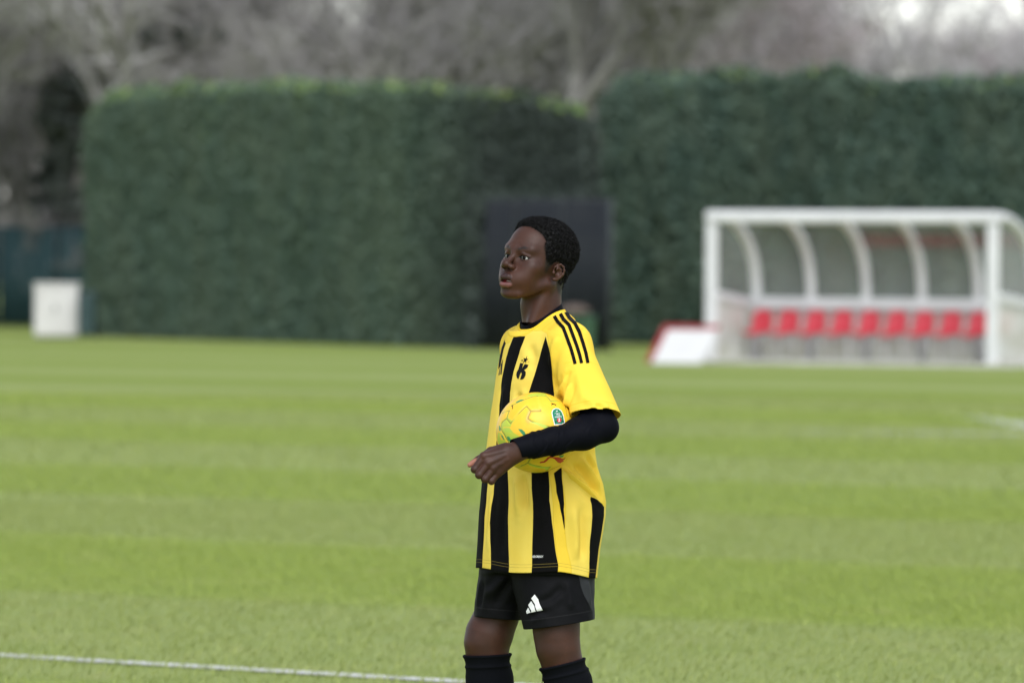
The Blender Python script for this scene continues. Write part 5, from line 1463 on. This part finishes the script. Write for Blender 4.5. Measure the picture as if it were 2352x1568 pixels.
c = mixc(t_, mathn(t_, 'MULTIPLY', ramp(t_, attr_n(t_, 'seam'), .007, .003), .35), c, (.50, .56, .06))
def lay(c, name, col, w=.0008, k=1.0): return mixc(t_, mathn(t_, 'MULTIPLY', ramp(t_, attr_n(t_, name), w, -w), k), c, col)
c = lay(c, 'lime', (.40, .55, .055), .0015, .85); c = lay(c, 'yel2', (.82, .51, .03)); c = lay(c, 'inner', (.40, .54, .06)); c = lay(c, 'dark', (.045, .25, .085)); c = lay(c, 'pink', (.80, .30, .09), .004, .45)
c = mixc(t_, mathn(t_, 'MULTIPLY', ramp(t_, attr_n(t_, 'seam'), .0026, .0009), .8), c, (.24, .20, .03))
_d = noise_tex(t_, 160, 3, .7, _oc).outputs[0]; c = mixc(t_, mathn(t_, 'MULTIPLY', ramp(t_, _d, .66, .8), .5), c, (.30, .17, .05))
t_.links.new(c, b_.inputs['Base Color']); bump(t_, b_, noise_tex(t_, 900, 2, .5, _oc).outputs[0], .15, .0006)
COVER = link('cover', me, m_ball, BALL)

# ================================================================ printed and sewn marks
def fill_poly(poly, step):
    """triangulated, subdivided polygon in picture units"""
    bm = bmesh.new(); vs = [bm.verts.new((x, y, 0)) for x, y in poly]
    for t in tessellate_polygon([[Vector((x, y, 0)) for x, y in poly]]):
        try: bm.faces.new([vs[i] for i in t])
        except ValueError: pass
    for _ in range(5):
        long = [e for e in bm.edges if e.calc_length() > step]
        if not long: break
        bmesh.ops.subdivide_edges(bm, edges=long, cuts=1); bmesh.ops.triangulate(bm, faces=bm.faces[:])
    return bm
def decal(name, polys, cast, parent, mat, step=4.0, lift=.0009):
    """thin marks laid on a surface: picture outlines cast onto it"""
    V, F = [], []
    org = np.array(parent.location if parent.parent is None else parent.parent.location)
    for pg in polys:
        bm = fill_poly(pg, step); base = len(V); bm.verts.index_update(); ok = True; tmp = []
        for v in bm.verts:
            r = cast(v.co.x, v.co.y)
            if r is None: ok = False; break
            tmp.append(np.array(r[0]) + np.array(r[1]) * lift - org)
        if ok:
            V += tmp; F += [[v.index + base for v in f.verts] for f in bm.faces]
        bm.free()
    if not V: return None
    me = bpy.data.meshes.new(name); me.from_pydata([tuple(p) for p in V], [], F); me.update()
    me.polygons.foreach_set('use_smooth', [True] * len(me.polygons))
    return link(name, me, mat, parent)
def cast_ball(u, v):
    d = b_dir(u, v); return BALL_C + d * BALL_R, d
def cast_bvh(bvh):
    def f(u, v):
        h = hit(bvh, u, v)
        if h[0] is None: return None
        n = h[1] if h[1].dot(ray(u, v)) < 0 else -h[1]
        return h[0], n
    return f
cj, cs_ = cast_bvh(J_BVH), cast_bvh(S_BVH)
def glyphs(text, x, y, size, squeeze=1.0, rot=0.0, font_bold=True):
    """outlines of a short text as picture-space polygons (holes bridged by triangles)"""
    cu = bpy.data.curves.new('tmp', 'FONT'); cu.body = text; cu.size = size; cu.align_x = 'CENTER'; cu.align_y = 'CENTER'; cu.resolution_u = 3
    if font_bold: cu.offset = size * .018
    ob = bpy.data.objects.new('tmp', cu); COL.objects.link(ob); bpy.context.view_layer.update()
    me = bpy.data.meshes.new_from_object(ob); out = []
    c, s = math.cos(rot), math.sin(rot)
    P = [((v.co.x * squeeze) * c - (-v.co.y) * s + x, (v.co.x * squeeze) * s + (-v.co.y) * c + y) for v in me.vertices]
    for p in me.polygons:
        vs_ = list(p.vertices)
        for i in range(1, len(vs_) - 1): out.append([P[vs_[0]], P[vs_[i]], P[vs_[i+1]]])
    bpy.data.objects.remove(ob); bpy.data.curves.remove(cu); bpy.data.meshes.remove(me)
    return out
def px(pts, ox, oy, sc): return [((ox + x / sc) / 1.7415, (oy + y / sc) / 1.7415) for x, y in pts]
m_ink, _, _ = mat_new('black_print', (.006, .006, .008), .5, .1)
m_tape, _, _ = mat_new('black_tape', (.0045, .0045, .0055), .7, .06)
m_wprint, _, _ = mat_new('white_print', (.80, .80, .82), .5, .3)
m_redp, _, _ = mat_new('red_print', (.45, .025, .02), .45, .35)
m_greenp, _, _ = mat_new('green_print', (.012, .19, .10), .45, .35)
m_badred, _, _ = mat_new('badge_red', (.62, .04, .05), .45, .35)
# shoulder tapes (enlarged view 1850,1150 at 2.851)
J2 = lambda pts: px(pts, 1850, 1150, 2.851)
def strip(cl, w0, w1):
    """outline of a band about a centre line"""
    L_, R_ = [], []
    for i, (x, y) in enumerate(cl):
        a = cl[max(i-1, 0)]; b = cl[min(i+1, len(cl)-1)]; dx, dy = b[0]-a[0], b[1]-a[1]; l = math.hypot(dx, dy); w = (w0 + (w1-w0)*i/(len(cl)-1)) / 2
        L_.append((x - dy/l*w, y + dx/l*w)); R_.append((x + dy/l*w, y - dx/l*w))
    return L_ + R_[::-1]
TAPES = [[(1048, 330), (1085, 390), (1150, 460), (1195, 580), (1235, 690), (1262, 780), (1286, 872)], [(1115, 303), (1150, 365), (1215, 430), (1258, 545), (1300, 660), (1335, 770), (1358, 864)], [(1178, 283), (1215, 345), (1280, 410), (1330, 510), (1370, 630), (1405, 750), (1428, 862)]]
def quad_decal(name, cl, w0, w1, cast, parent, mat, lift=.0020, n=60):
    """a long tape as a strip of quads following the cloth"""
    P = []; cl = [np.array(p, float) for p in cl]
    seg = np.cumsum([0] + [np.linalg.norm(b - a) for a, b in zip(cl, cl[1:])]); org = np.array(parent.parent.location)
    for i in range(n + 1):
        s = seg[-1] * i / n; p = np.array([np.interp(s, seg, [q[k] for q in cl]) for k in (0, 1)]); q = np.array([np.interp(min(s + 1, seg[-1]), seg, [q[k] for q in cl]) for k in (0, 1)]) - np.array([np.interp(max(s - 1, 0), seg, [q[k] for q in cl]) for k in (0, 1)])
        q /= np.linalg.norm(q); nn = np.array((-q[1], q[0])); w = (w0 + (w1 - w0) * i / n) / 2
        for o in (-1, -.5, 0, .5, 1):
            r = cast(*(p + nn * w * o))
            P.append(np.array(r[0]) + np.array(r[1]) * lift - org if r else (P[-1] if P else org * 0))
    F = [(5*i+k, 5*i+k+1, 5*i+k+6, 5*i+k+5) for i in range(n) for k in range(4)]
    me = mesh_np(name, np.array(P), np.array(F)); return link(name, me, mat, parent)
for tp in TAPES: quad_decal('shoulder_tape', J2(tp), 38 / 2.851 / 1.7415, 36 / 2.851 / 1.7415, cj, JERSEY, m_tape)
# emblem (enlarged view 1960,1220 at 4.613)
E = lambda pts: px(pts, 1960, 1220, 4.613)
Kp = [[(562, 1065), (620, 1078), (592, 1172), (645, 1085), (712, 1102), (690, 1155), (633, 1195), (664, 1235), (660, 1290), (630, 1350), (596, 1372), (556, 1372), (590, 1270), (580, 1238), (560, 1270), (528, 1366), (500, 1340), (488, 1290), (494, 1240), (528, 1180)]]
star = [(688, 932), (680, 990), (715, 997), (676, 1018), (665, 1085), (655, 1042), (640, 1045), (608, 1072), (632, 1015), (624, 974), (660, 988)]
EMB = decal('emblem', [E(Kp[0]), E(star)] + glyphs('20', *E([(594, 1020)])[0], 5.0, .9, R(8)) + glyphs('11', *E([(712, 1048)])[0], 5.0, .9, R(8)), cj, JERSEY, m_ink, 3.0)
decal('maker_mark', [E([(160, 1293), (195, 1105), (188, 1190), (180, 1288)]), E([(195, 1278), (205, 1100), (243, 990), (232, 1110), (218, 1275)])], cj, JERSEY, m_ink, 3.0)
decal('hem_print', glyphs('AEROREADY', 1235.3, 1277.6, 7.0, .62), cj, JERSEY, m_wprint, 5.0)
# shorts mark (enlarged view 2060,2320 at 8.71)
G = lambda pts: px(pts, 2060, 2320, 8.71)
decal('shorts_mark', [G([(692, 485), (815, 660), (832, 740), (860, 830), (970, 1030), (765, 1065), (715, 930), (700, 830), (570, 622)]), G([(568, 714), (675, 880), (690, 960), (722, 1072), (575, 1112), (568, 1040), (510, 950), (468, 848)]), G([(465, 942), (550, 1112), (418, 1157), (395, 1072)])], cs_, SHORTS, m_wprint, 4.0)
# ball print (enlarged view 1960,1520 at 3.9206)
B_ = lambda pts: [bp(*q) for q in pts]
badge = [(1015, 690), (1005, 640), (985, 560), (975, 510), (990, 470), (1030, 448), (1075, 455), (1115, 490), (1140, 550), (1155, 620), (1162, 660), (1120, 685)]
badge_o = [(1008, 705), (995, 640), (973, 560), (964, 505), (982, 462), (1028, 438), (1080, 446), (1124, 484), (1150, 548), (1166, 622), (1172, 668), (1120, 695)]
decal('badge', [B_(badge_o)], cast_ball, BALL, m_wprint, 3.0, .0004); decal('badge', [B_(badge)], cast_ball, BALL, m_greenp, 3.0, .0007)
circ = [(1082 + 36 * math.cos(a * .3927), 628 + 36 * math.sin(a * .3927)) for a in range(16)]
decal('badge_disc', [B_(circ)], cast_ball, BALL, m_badred, 3.0, .0010)
decal('badge_horns', [B_(strip([(1018, 668), (1022, 648), (1045, 640), (1062, 640)], 5, 8)), B_(strip([(1152, 668), (1146, 645), (1122, 634), (1104, 636)], 5, 8))], cast_ball, BALL, m_ink, 3.0, .0012)
rt_ = R(180 - 4)
decal('badge_text', glyphs('Carabao', *bp(1066, 577), 5.6, .82, R(172)) + glyphs('Cup', *bp(1062, 541), 5.6, .82, R(176)) + glyphs('efl', *bp(1045, 489), 4.6, .9, R(178)) + [B_([(1005, 524), (1090, 518), (1090, 522), (1005, 528)])] +
      [B_([(1080, 590), (1090, 610), (1084, 628), (1098, 650), (1080, 646), (1066, 652), (1078, 626), (1072, 606)])], cast_ball, BALL, m_wprint, 3.0, .0013)
cat = [(775, 1285), (800, 1272), (840, 1268), (875, 1240), (905, 1208), (940, 1195), (1000, 1202), (1060, 1205), (1100, 1210), (1130, 1228), (1160, 1226), (1183, 1206), (1178, 1226), (1160, 1242), (1142, 1248), (1156, 1262), (1142, 1275), (1120, 1283), (1110, 1298), (1090, 1294), (1060, 1285), (1035, 1258), (1010, 1234), (980, 1218), (945, 1215), (920, 1232), (895, 1262), (860, 1286), (820, 1292), (790, 1298)]
decal('leaping_cat_print', [B_(cat)], cast_ball, BALL, m_redp, 3.0, .0006)
def small_cat(x, y, s, a):
    pts = [(-45, -28), (-22, -10), (0, -8), (28, 2), (48, 8), (44, 20), (24, 12), (2, 6), (-14, 8), (-30, 32), (-24, 6), (-28, -6)]
    c, q = math.cos(a), math.sin(a); return B_([(x + s * (px_ * c - py_ * q), y + s * (px_ * q + py_ * c)) for px_, py_ in pts])
decal('small_cat_print', [small_cat(992, 374, 1.0, R(4))], cast_ball, BALL, m_ink, 3.0, .0006); decal('small_cat_print', [small_cat(355, 415, .75, R(75))], cast_ball, BALL, m_ink, 3.0, .0006)
# ---- the body mesh itself
_V = np.concatenate(BODY_V) - np.array(PERSON.location); _F = np.concatenate(BODY_F)
me = mesh_np('body', _V, _F)
for k, arrs in BODY_A.items(): attr(me, k, np.concatenate(arrs))
link('body', me, m_skin, PERSON)
